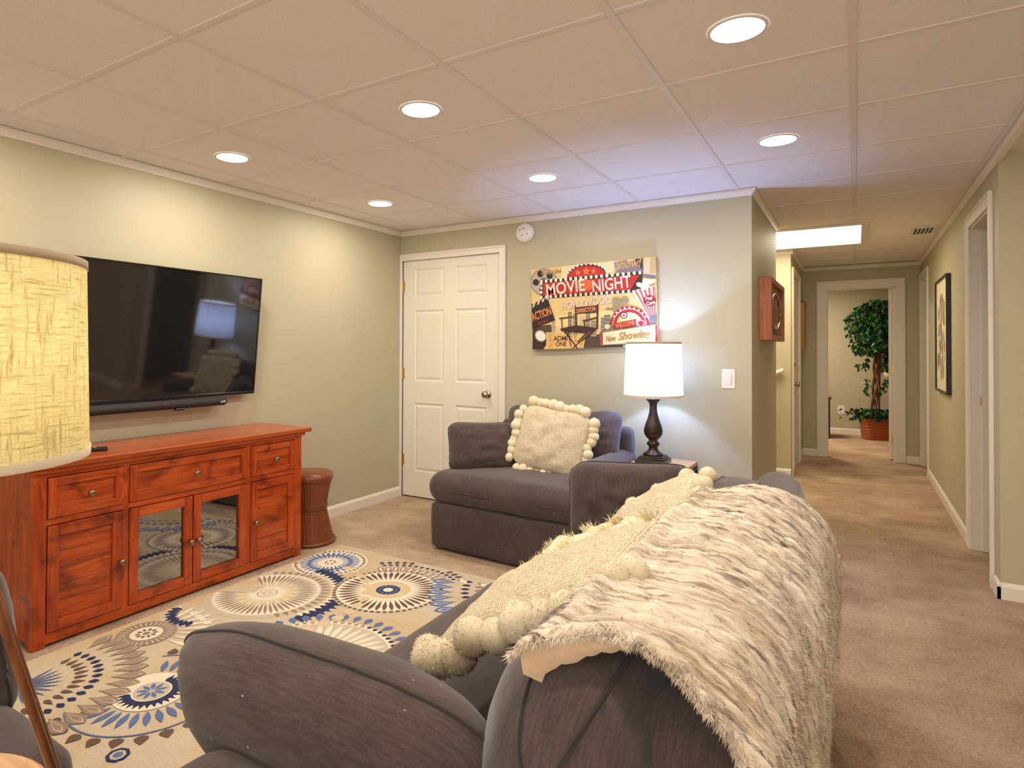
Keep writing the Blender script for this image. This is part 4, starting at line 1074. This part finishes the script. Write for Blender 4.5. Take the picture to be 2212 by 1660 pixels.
def shade(par, r0, r1, z0, z1, m, trim, n=64):
    bm = BM(); lathe(bm, [(r0, z0), (r0*0.5+r1*0.5, (z0+z1)/2), (r1, z1)], n, cap=False); o = obj('lamp_shade', bm, m, par, True)
    for r, z, s in ((r0, z0, 1), (r1, z1, -1)):
        bm = BM(); lathe(bm, [(r+0.0015, z), (r+0.002, z+s*0.012), (r-0.001, z+s*0.012), (r-0.0015, z)], n, cap=False)
        bm.faces.ensure_lookup_table(); obj('shade_trim', bm, trim, o, True)
    return o
lp = thing('table_lamp', 'dark turned table lamp with a white drum shade, lit, on the end table', 'lamp', (-1.07, 3.97, 0.545), math.radians(2))
for a, z0, z1 in ((0.092, 0.0, 0.022), (0.080, 0.022, 0.034), (0.070, 0.034, 0.044)): boxo('foot', (-a, -a, z0, a, a, z1), M['bronze'], lp, 0.004)
bm = BM(); lathe(bm, [(0.062, 0.044), (0.058, 0.055), (0.040, 0.066), (0.028, 0.080), (0.026, 0.098), (0.034, 0.104), (0.040, 0.114), (0.034, 0.126), (0.026, 0.132), (0.026, 0.140), (0.040, 0.152), (0.054, 0.172), (0.058, 0.198), (0.050, 0.232), (0.036, 0.268), (0.026, 0.305), (0.022, 0.345), (0.024, 0.368), (0.036, 0.382), (0.043, 0.392), (0.043, 0.398), (0.02, 0.404)], 40)
obj('stem', bm, M['bronze'], lp, True)
bm = BM(); lathe(bm, [(0.018, 0.40), (0.018, 0.50), (0.010, 0.505)], 16); obj('socket', bm, M['brass'], lp, True)
bm = BM(); bmesh.ops.create_uvsphere(bm, u_segments=16, v_segments=10, radius=0.028)
for v in bm.verts: v.co.z = v.co.z*1.3+0.545
obj('bulb', bm, emit('lit_bulb_cool', (0.8, 0.9, 1, 1), 12), lp, True)
shade(lp, 0.179, 0.166, 0.412, 0.752, M['whiteshade'], M['shade_trim'])
bm = BM()
for a in (0, 2.09, 4.19): tube(bm, [(0.012*math.cos(a), 0.012*math.sin(a), 0.742), (0.165*math.cos(a), 0.165*math.sin(a), 0.742)], 0.0018, 6)
tube(bm, [(0.03, 0, 0.50), (0.045, 0, 0.60), (0.03, 0, 0.70), (0, 0, 0.745)], 0.0018, 6); tube(bm, [(-0.03, 0, 0.50), (-0.045, 0, 0.60), (-0.03, 0, 0.70), (0, 0, 0.745)], 0.0018, 6)
obj('harp', bm, M['brass'], lp)
# near lamp on a little round table
st = thing('side_table', 'small round oak-topped table at the lower left edge under the tripod lamp', 'side table', (-1.075, 0.295, 0.0095))
bm = BM(); lathe(bm, [(0.178, 0.558), (0.184, 0.562), (0.184, 0.578), (0.178, 0.582)], 48); obj('table_top', bm, M['tabletop'], st)
bm = BM(); tube(bm, [(0, 0, 0.02), (0, 0, 0.556)], 0.016, 12); obj('pedestal', bm, M['iron'], st)
bm = BM(); lathe(bm, [(0.13, 0), (0.13, 0.01), (0.02, 0.022)], 32); obj('base', bm, M['iron'], st)
tl = thing('tripod_lamp', 'tripod table lamp with an oatmeal linen drum shade at the left edge', 'lamp', (-1.013, 0.323, 0.5915))
shade(tl, 0.172, 0.166, 0.4985, 0.7735, M['linen'], M['linen_trim'], 96)
hub = Vector((0, 0, 0.50)); TRI = 66
for a in (TRI, TRI+120, TRI+240):
    a = math.radians(a); d = Vector((math.cos(a), math.sin(a), 0)); s = Vector((-d.y, d.x, 0))*0.013
    bm = BM()
    for q in (-1, 1): tube(bm, [hub+d*0.012+s*q, d*0.145+s*q+Vector((0, 0, 0.006))], 0.0065, 8)
    tube(bm, [hub*0.30+d*0.105-s*1.2, hub*0.30+d*0.105+s*1.2], 0.006, 8)
    obj('leg', bm, M['walnut'], tl, True)
bm = BM(); lathe(bm, [(0.028, 0.485), (0.030, 0.50), (0.012, 0.512), (0.012, 0.60)], 20); obj('socket', bm, M['brass'], tl, True)
bm = BM()
for a in (0, 2.09, 4.19): tube(bm, [(0.0, 0.0, 0.60), (0.171*math.cos(a), 0.171*math.sin(a), 0.515)], 0.0018, 6)
obj('shade_spider', bm, M['brass'], tl)

# ------------------------------------------------------------------ pictures
# movie-night canvas: drawn as flat printed shapes (u, v) from the printed layout
pc = thing('canvas_print', 'colourful movie night canvas print above the armchair', 'picture', (-1.562, YB-0.036, 1.558), 0, rot=(0, math.radians(-1.6), 0))
PW, PH = 0.915, 0.598
bm = BM(); box(bm, -PW/2, 0.0, -PH/2, PW/2, 0.034, PH/2, bev=0.003); obj('stretched_canvas', bm, plain('canvas_side', (206, 170, 110), 0.7), pc)
bm = BM(); lay = bm.loops.layers.float_color.new('Col'); lz = [0.0]
def uvp(cx_, cy_):
    u = (cx_-155-25*(cy_-500)/1000)/1508; top = 542-142*u; hgt = 985+58*u
    return ((u-0.5)*PW, (0.5-(cy_-top)/hgt)*PH)
def sh(pts, col, raw=False):
    lz[0] += 0.00004
    P = [uvp(*p) for p in pts]; P = [(max(-PW/2+.002, min(PW/2-.002, x)), max(-PH/2+.002, min(PH/2-.002, y))) for x, y in P]
    vs = [bm.verts.new((x, -0.0006-lz[0], y)) for x, y in P]
    try: f = bm.faces.new(vs)
    except ValueError: return
    for l_ in f.loops: l_[lay] = lin(col)
def el(cx_, cy_, rx, ry, col, rot=0, n=20, a0=0, a1=2*PI):
    sh([(cx_+rx*math.cos(a)*math.cos(rot)-ry*math.sin(a)*math.sin(rot), cy_+rx*math.cos(a)*math.sin(rot)+ry*math.sin(a)*math.cos(rot)) for a in [a0+(a1-a0)*k/n for k in range(n+(0 if a1-a0 > 6.2 else 1))]], col)
def line(x0, y0, x1, y1, w, col):
    d = math.hypot(x1-x0, y1-y0); nx, ny = -(y1-y0)/d*w/2, (x1-x0)/d*w/2
    sh([(x0+nx, y0+ny), (x1+nx, y1+ny), (x1-nx, y1-ny), (x0-nx, y0-ny)], col)
def star(cx_, cy_, r, col):
    sh([(cx_+(r if k % 2 == 0 else r*0.42)*math.sin(k*PI/5), cy_-(r if k % 2 == 0 else r*0.42)*math.cos(k*PI/5)) for k in range(10)], col)
TXT = []
def txt(s, cx_, cy_, w, h, col, rot=0.0, shear=0.0, dark=None, bold=0.0):
    """lettering fitted to w x h of the printed layout, centred on (cx_, cy_)"""
    me = text_mesh(s, 1.0, 0, shear, 1.0, bold)
    xs = [v.co.x for v in me.vertices]; ys = [v.co.y for v in me.vertices]
    mx_, my_ = (max(xs)+min(xs))/2, (max(ys)+min(ys))/2; fx = w/1508*PW/(max(xs)-min(xs)); fy = h/1010*PH/(max(ys)-min(ys))
    x, y = uvp(cx_, cy_); cr, sr = math.cos(rot), math.sin(rot)
    for dx, cc in (((0.0022, dark),) if dark else ())+((0.0, col),):
        lz[0] += 0.00004
        V_ = []
        for v in me.vertices:
            a, b = (v.co.x-mx_)*fx, (v.co.y-my_)*fy
            V_.append(bm.verts.new((x+dx+a*cr-b*sr, -0.0006-lz[0], y-dx+a*sr+b*cr)))
        for p in me.polygons:
            try: f = bm.faces.new([V_[k] for k in p.vertices])
            except ValueError: continue
            for l_ in f.loops: l_[lay] = lin(cc)
    bpy.data.meshes.remove(me)
CB = (228, 198, 132)
sh([(160, 540), (1660, 400), (1690, 1440), (180, 1530)], CB)
sh([(560, 500), (1200, 440), (1180, 640), (560, 680)], (240, 218, 170))
sh([(360, 1130), (1400, 1000), (1100, 1200), (420, 1240)], (236, 214, 152))
sh([(180, 1250), (420, 1210), (520, 1530), (180, 1530)], (84, 62, 44))
sh([(860, 1330), (1240, 1300), (1300, 1500), (830, 1525)], (84, 64, 50))
# skyline
for x, w, t0, c_ in ((430, 50, 1180, (176, 160, 130)), (640, 46, 1060, (128, 112, 104)), (700, 60, 1080, (160, 140, 120)), (780, 70, 1100, (206, 184, 140)), (860, 50, 1060, (140, 126, 118)), (920, 70, 1160, (150, 132, 118)), (1040, 60, 1120, (132, 122, 118)), (1080, 70, 1090, (116, 108, 108)), (1140, 50, 1180, (128, 112, 100))):
    sh([(x, t0), (x+w, t0-6), (x+w, 1340), (x, 1345)], c_)
    for q in range(4): line(x+8, t0+30+q*50, x+w-8, t0+28+q*50, 7, (214, 190, 130))
# film reel
el(330, 700, 178, 170, (150, 140, 130)); el(330, 700, 160, 152, (188, 176, 160)); el(330, 700, 60, 58, (120, 108, 96))
for a in range(5): el(330+105*math.cos(a*1.257+0.5), 690+100*math.sin(a*1.257+0.5), 42, 40, (38, 30, 26))
txt('Enjoy the', 425, 578, 250, 72, (214, 160, 92), 0.02, 0.3, (70, 40, 24), 0.015)
# papers top right
sh([(1190, 470), (1330, 425), (1450, 560), (1220, 590)], (150, 142, 150)); sh([(1330, 470), (1500, 430), (1530, 570), (1200, 590)], (130, 122, 134)); sh([(1430, 430), (1520, 415), (1522, 560), (1440, 470)], (64, 56, 60))
sh([(1545, 405), (1655, 400), (1660, 620), (1520, 600)], (226, 204, 164)); sh([(1600, 405), (1655, 402), (1658, 600), (1590, 600)], (204, 176, 128))
sh([(1530, 600), (1660, 620), (1665, 660), (1520, 640)], (130, 124, 140))
txt('Show!', 1360, 482, 300, 108, (208, 164, 96), 0.06, 0.4, (92, 62, 38), 0.02)
# dome of the marquee
el(865, 640, 262, 158, (54, 34, 30), -0.09, 30, PI, 2*PI); el(865, 640, 236, 136, (188, 36, 34), -0.09, 30, PI, 2*PI)
sh([(600, 640), (1135, 590), (1135, 660), (600, 700)], (188, 36, 34))
for k in range(15):
    a = PI+PI*k/14; el(865+250*math.cos(a+0.0), 625+146*math.sin(a)-0.09*250*math.cos(a), 15, 17, (250, 236, 214))
star(765, 585, 42, (226, 120, 60)); star(865, 570, 56, (232, 120, 58)); star(955, 568, 40, (226, 120, 60))
sh([(280, 680), (1522, 572), (1500, 812), (290, 905)], (48, 32, 28))
sh([(316, 712), (1482, 616), (1380, 792), (318, 862)], (186, 34, 32)); el(850, 730, 110, 70, (222, 92, 44))
for k in range(20):
    x = 300+k*62.5; el(x, 692-0.087*(x-300), 17, 22, (248, 234, 212))
for k in range(18):
    x = 300+k*62.5; el(x, 884-0.072*(x-300), 15, 21, (240, 222, 200))
for k in range(3): el(298, 720+k*52, 15, 20, (248, 234, 212))
txt('MOVIE', 608, 762, 490, 150, (244, 214, 190), 0.055, 0, (110, 20, 24), 0.022); txt('NIGHT', 1165, 718, 450, 145, (240, 206, 186), 0.055, 0, (110, 20, 24), 0.022)
txt('HOLLYWOOD', 862, 943, 610, 96, (244, 214, 196), 0.07, 0, (186, 124, 104), 0.02)
# camera silhouette
el(1225, 915, 45, 42, (150, 134, 92)); el(1320, 915, 48, 44, (150, 134, 92)); sh([(1180, 940), (1330, 930), (1270, 1010), (1180, 1050)], (150, 134, 92)); line(1100, 1016, 1200, 1010, 22, (150, 134, 92))
# clapperboard
sh([(170, 1020), (385, 905), (480, 1160), (180, 1270)], (38, 28, 26)); sh([(165, 975), (330, 905), (400, 905), (175, 1030)], (38, 28, 26))
for k in range(4): sh([(180+k*62, 1012-k*32), (206+k*62, 1000-k*32), (222+k*62, 950-k*30), (200+k*62, 962-k*30)], (236, 224, 200))
txt('ACTION', 298, 1088, 262, 104, (232, 132, 84), 0.27, 0, (120, 30, 24), 0.02)
for k in range(4): star(272+k*34, 1205-k*12, 17, (206, 40, 34))
# spotlight
sh([(190, 1240), (330, 1330), (360, 1420), (300, 1530), (180, 1530)], (52, 38, 30)); el(290, 1355, 78, 68, (170, 160, 146), 0.5); el(292, 1355, 66, 56, (244, 234, 220), 0.5)
# ticket
sh([(365, 1305), (800, 1340), (820, 1400), (790, 1500), (345, 1522), (335, 1500), (365, 1470)], (230, 184, 112)); line(446, 1312, 446, 1505, 4, (150, 96, 50)); line(690, 1330, 690, 1500, 4, (150, 96, 50))
txt('ADMIT', 572, 1378, 230, 64, (84, 46, 30), -0.01, 0, None, 0.03); txt('ONE', 556, 1446, 140, 58, (84, 46, 30), 0.0, 0, None, 0.03)
txt('No 36797', 415, 1405, 170, 30, (120, 70, 40), PI/2); txt('No 36797', 735, 1405, 150, 34, (120, 70, 40), PI/2)
# director's chair
DC = (92, 44, 28); D2 = (58, 28, 20)
for L in ((600, 1290, 760, 1500, 22), (1000, 1240, 700, 1500, 22), (880, 1300, 760, 1420, 16), (640, 1290, 680, 1470, 12), (735, 985, 745, 1230, 16), (1005, 960, 1000, 1250, 18), (560, 1130, 572, 1270, 12), (845, 1150, 850, 1300, 14)): line(*L, D2)
sh([(530, 1130), (720, 1108), (720, 1122), (535, 1145)], DC); sh([(820, 1155), (1000, 1110), (1005, 1128), (830, 1172)], DC)
sh([(545, 1262), (740, 1215), (1015, 1245), (850, 1310), (560, 1290)], (66, 34, 26)); sh([(735, 1000), (1000, 975), (1002, 1060), (740, 1078)], (86, 42, 30))
txt('DIRECTOR', 868, 1030, 238, 48, (226, 140, 96), 0.06, 0, None, 0.03)
# theatre arch
for r, c_ in ((1.0, (170, 30, 38)), (0.86, (236, 214, 190)), (0.82, (176, 34, 40)), (0.66, (236, 206, 150)), (0.60, (232, 200, 140))):
    el(1372, 1200, 222*r, 222*r, c_, 0, 28, PI, 2*PI)
for k in range(9): a = PI*(1.16+k*0.085); el(1372+203*math.cos(a), 1200+203*math.sin(a), 11, 13, (246, 226, 206))
el(1310, 1090, 42, 40, (90, 60, 56)); el(1310, 1090, 30, 28, (214, 190, 180)); el(1310, 1090, 12, 12, (60, 40, 40)); el(1500, 1180, 46, 44, (190, 150, 150)); el(1500, 1180, 30, 28, (170, 30, 38))
sh([(1188, 1190), (1445, 1130), (1450, 1210), (1195, 1255)], (160, 34, 40)); txt('WELCOME', 1320, 1194, 220, 48, (226, 130, 70), 0.15, 0, None, 0.03)
el(1120, 1225, 34, 30, (226, 206, 160))
# popcorn
sh([(1400, 800), (1650, 740), (1670, 1130), (1590, 1150)], (236, 214, 196))
for k in range(5): sh([(1425+k*50, 795-k*10), (1448+k*50, 790-k*10), (1618+k*12, 1130), (1606+k*12, 1135)], (206, 92, 80))
sh([(1590, 1090), (1675, 1070), (1680, 1160), (1600, 1180)], (110, 104, 104))
for k in range(26):
    a = k*2.4; el(1540+100*math.cos(a)*((k % 7)/6.5), 720+56*math.sin(a)*((k % 5)/4.5)-0.25*100*math.cos(a)*((k % 7)/6.5), 26, 24, (250, 240, 228) if k % 2 else (236, 220, 204))
el(1596, 918, 70, 66, (172, 30, 36), 0); el(1596, 918, 64, 60, (150, 24, 32)); txt('Pop', 1590, 892, 80, 52, (248, 228, 216), 0.2, 0.2, None, 0.03); txt('Corn', 1606, 942, 96, 42, (248, 228, 216), 0.2, 0.2, None, 0.03)
# now showing board
sh([(1030, 1290), (1690, 1180), (1695, 1400), (1035, 1455)], (120, 104, 96)); sh([(1040, 1302), (1685, 1192), (1690, 1388), (1045, 1442)], (240, 224, 184)); sh([(1036, 1300), (1066, 1296), (1068, 1438), (1038, 1444)], (186, 40, 38)); sh([(1655, 1198), (1688, 1192), (1690, 1385), (1658, 1390)], (176, 40, 40))
txt('Now', 1158, 1362, 120, 70, (182, 134, 72), 0.06, 0.35, (130, 90, 50), 0.02); txt('Showing', 1428, 1326, 370, 116, (186, 138, 70), 0.08, 0.35, (130, 90, 50), 0.02)
flatmesh('print', bm, M['print'], pc)

# shadow box clock on the near hall wall
t = thing('shadow_box', 'deep reddish wooden framed box with round dial, on the near left hall wall', 'wall clock', (XH, 5.02, 1.527))
HB = 0.21; D = 0.075
bm = BM()
for b in ((0, -0.44, -HB, D, -0.40, HB), (0, 0.40, -HB, D, 0.44, HB), (0, -0.40, -HB, D, 0.40, -HB+0.035), (0, -0.40, HB-0.035, D, 0.40, HB)): box(bm, *b, bev=0.003)
obj('frame', bm, M['framewood'], t)
boxo('backing', (0.0, -0.40, -HB+0.03, 0.05, 0.40, HB-0.03), M['mirror'], t)
bm = BM(); tube(bm, [(0.056, 0.30*math.cos(a*PI/24), 0.125*math.sin(a*PI/24)) for a in range(48)], 0.007, 8, close=True); obj('dial_ring', bm, M['nickel'], t, True)
for y in (-0.34, 0.34): boxo('stud', (0.05, y-0.02, -0.006, 0.06, y+0.02, 0.006), M['nickel'], t)
for q in range(5): boxo('slat', (0.05, -0.30+q*0.14, -HB+0.04, 0.053, -0.27+q*0.14, HB-0.04), M['framewood'], t)
# gilt frame further along
t = thing('gilt_frame', 'narrow gilt-edged frame on the left wall at the hall end', 'picture', (XH, 8.27, 1.54))
bm = BM()
for b in ((0, -0.15, -0.27, 0.05, -0.11, 0.27), (0, 0.11, -0.27, 0.05, 0.15, 0.27), (0, -0.11, -0.27, 0.05, 0.11, -0.23), (0, -0.11, 0.23, 0.05, 0.11, 0.27)): box(bm, *b, bev=0.006)
obj('frame', bm, M['framegold'], t); boxo('mirror', (0.0, -0.11, -0.23, 0.02, 0.11, 0.23), M['mat_board'], t)
bm = BM(); lathe(bm, [(0.03, 0), (0.03, 0.02), (0.005, 0.04)], 12); obj('crest', bm, M['framegold'], t, True, (0.02, 0, 0.26))
# large framed watercolour on the right hall wall
t = thing('framed_watercolour', 'tall black-framed pale watercolour on the right hall wall', 'picture', (XR, 6.42, 1.38))
bm = BM(); a, b = 0.40, 0.465
for q in ((-0.032, -a, -b, 0, -a+0.018, b), (-0.032, a-0.018, -b, 0, a, b), (-0.032, -a+0.018, -b, 0, a-0.018, -b+0.018), (-0.032, -a+0.018, b-0.018, 0, a-0.018, b)): box(bm, *q, bev=0.002)
obj('frame', bm, M['frameblack'], t); boxo('mat_board', (-0.02, -a+0.018, -b+0.018, -0.005, a-0.018, b-0.018), M['mat_board'], t)
bm = BM(); lay = bm.loops.layers.float_color.new('Col'); rnd = random.Random(8)
for k in range(70):
    yy, zz = rnd.gauss(0, 0.11), rnd.uniform(-0.33, 0.33); r = rnd.uniform(0.015, 0.05)
    if abs(yy) > 0.3: continue
    col = rnd.choice([(120, 132, 104), (150, 156, 120), (176, 150, 130), (130, 140, 150), (190, 120, 90), (170, 176, 150)])
    vs = [bm.verts.new((-0.0203-k*0.00002, yy+r*math.cos(q*PI/5), zz+r*1.3*math.sin(q*PI/5))) for q in range(10)]
    f = bm.faces.new(vs)
    for l_ in f.loops: l_[lay] = lin(col)
flatmesh('painting', bm, M['print'], t)
# handrail end in the stair opening
t = thing('handrail', 'white handrail end showing past the near left hall wall corner', 'handrail', (0, 0, 0))
bm = BM(); tube(bm, [(-0.60, 6.935, 1.06), (-1.3, 6.935, 0.75)], 0.020, 12); obj('rail', bm, M['white'], t, True)
boxo('bracket', (-0.66, 6.93, 1.0, -0.64, 6.98, 1.05), M['brass'], t)

# ------------------------------------------------------------------ far room
def ficus():
    t = thing('ficus_tree', 'tall artificial ficus with braided trunk in a basket, beyond the far doorway', 'plant', (0.245, 10.72, 0))
    rnd = random.Random(11)
    bm = BM()
    for ph in (0, 2.1, 4.2):
        tube(bm, [(0.03*math.cos(z*7+ph)-0.05+0.05*z, 0.03*math.sin(z*7+ph), z) for z in [0.18+0.08*k for k in range(14)]], 0.017, 8)
    tube(bm, [(0.03, 0, 0.4), (0.05, 0, 1.3)], 0.012, 6)
    for k in range(26):
        a = rnd.uniform(0, 6.28); z0 = rnd.uniform(1.0, 1.5); L = rnd.uniform(0.25, 0.42)
        tube(bm, [(0.0, 0, z0), (L*0.5*math.cos(a), L*0.5*math.sin(a), z0+0.2), (L*math.cos(a), L*math.sin(a), z0+0.25+rnd.uniform(0, .25))], [0.008, 0.005, 0.002], 5)
    obj('trunk', bm, M['trunk'], t, True)
    def leaves(n, pos, name, dark):
        bm = BM()
        for k in range(n):
            p = pos(); L = rnd.uniform(0.055, 0.09); w = L*0.30
            d = Vector((rnd.gauss(0, .6), rnd.gauss(0, .6), -0.9)).normalized(); s = d.cross(Vector((rnd.gauss(0, 1), rnd.gauss(0, 1), 0.2))).normalized()*w
            u = s.cross(d).normalized()*0.006
            a = bm.verts.new(p); b = bm.verts.new(p+d*L*0.4+s+u); c_ = bm.verts.new(p+d*L*0.4-s+u); e_ = bm.verts.new(p+d*L); m_ = bm.verts.new(p+d*L*0.45)
            mi = 1 if rnd.random() < dark else 0
            for f in ((a, b, m_), (a, m_, c_), (b, e_, m_), (m_, e_, c_)): bm.faces.new(f).material_index = mi
        tag(obj(name, bm, [M['leaf'], M['leaf2']], t), kind='stuff')
    blobs = [((0.02, 0, 1.75), 0.33, 0.24), ((-0.22, -0.05, 1.62), 0.17, 0.26), ((0.1, -0.1, 1.5), 0.30, 0.22), ((-0.12, -0.12, 1.36), 0.20, 0.18), ((0.22, 0, 1.35), 0.22, 0.26), ((-0.16, -0.05, 1.08), 0.10, 0.10), ((0.15, 0, 1.12), 0.12, 0.14), ((0.05, -.1, 1.92), 0.24, 0.08)]
    def crown():
        c_, r, h_ = rnd.choices(blobs, [b[1]**2*b[2] for b in blobs])[0]
        v = Vector((rnd.gauss(0, 1), rnd.gauss(0, 1), rnd.gauss(0, 1))).normalized()*(rnd.random()**0.4)
        return Vector((c_[0]+v.x*r, c_[1]+v.y*r, c_[2]+v.z*h_))
    leaves(2600, crown, 'foliage', 0.45)
    leaves(420, lambda: Vector((rnd.gauss(0, 0.15), rnd.gauss(0, 0.12), rnd.uniform(0.30, 0.44))), 'ground_ivy', 0.7)
    leaves(40, lambda: Vector((rnd.choice((-0.12, 0.10))+rnd.gauss(0, 0.03), rnd.gauss(-0.05, 0.03), rnd.uniform(0.65, 0.86))), 'stray_shoots', 0.5)
ficus()
t = thing('wicker_basket', 'orange wicker basket holding the ficus', 'basket', (0.245, 10.72, 0), math.radians(14))
bm = BM(); n = 40
def sq(a, r): 
    c_, s_ = math.cos(a), math.sin(a); k = (abs(c_)**5+abs(s_)**5)**(-1/5); return (r*c_*k, r*0.85*s_*k)
R = []
for i in range(15):
    z = i*0.02; r = 0.165+0.025*i/14+0.004*(i % 2)
    R.append([bm.verts.new((*sq(2*PI*k/n, r), z)) for k in range(n)])
for A, B in zip(R, R[1:]):
    for k in range(n): bm.faces.new((A[k], A[(k+1) % n], B[(k+1) % n], B[k]))
bm.faces.new(R[0][::-1]); obj('weave', bm, M['wicker'], t)
bm = BM(); tube(bm, [(*sq(2*PI*k/n, 0.192), 0.288) for k in range(n)], 0.011, 8, close=True); obj('rim', bm, M['wicker'], t, True)
bm = BM(); bm.faces.new([bm.verts.new((*sq(2*PI*k/n, 0.182), 0.255)) for k in range(n)]); obj('filling', bm, M['soil'], t)
t = thing('magazine_rack', 'dark slatted wooden piece half hidden by the far doorway casing', 'furniture', (-0.50, 10.55, 0))
for sx in (-0.16, 0.15): boxo('post', (sx, -0.15, 0, sx+0.03, -0.12, 0.56), M['darkwood'], t, 0.002)
for sx in (-0.16, 0.15): boxo('post', (sx, 0.12, 0, sx+0.03, 0.15, 0.56), M['darkwood'], t, 0.002)
boxo('top', (-0.18, -0.17, 0.56, 0.20, 0.17, 0.585), M['darkwood'], t, 0.003)
for k in range(3): boxo('shelf', (-0.15, -0.14, 0.12+k*0.16, 0.17, 0.14, 0.135+k*0.16), M['darkwood'], t)
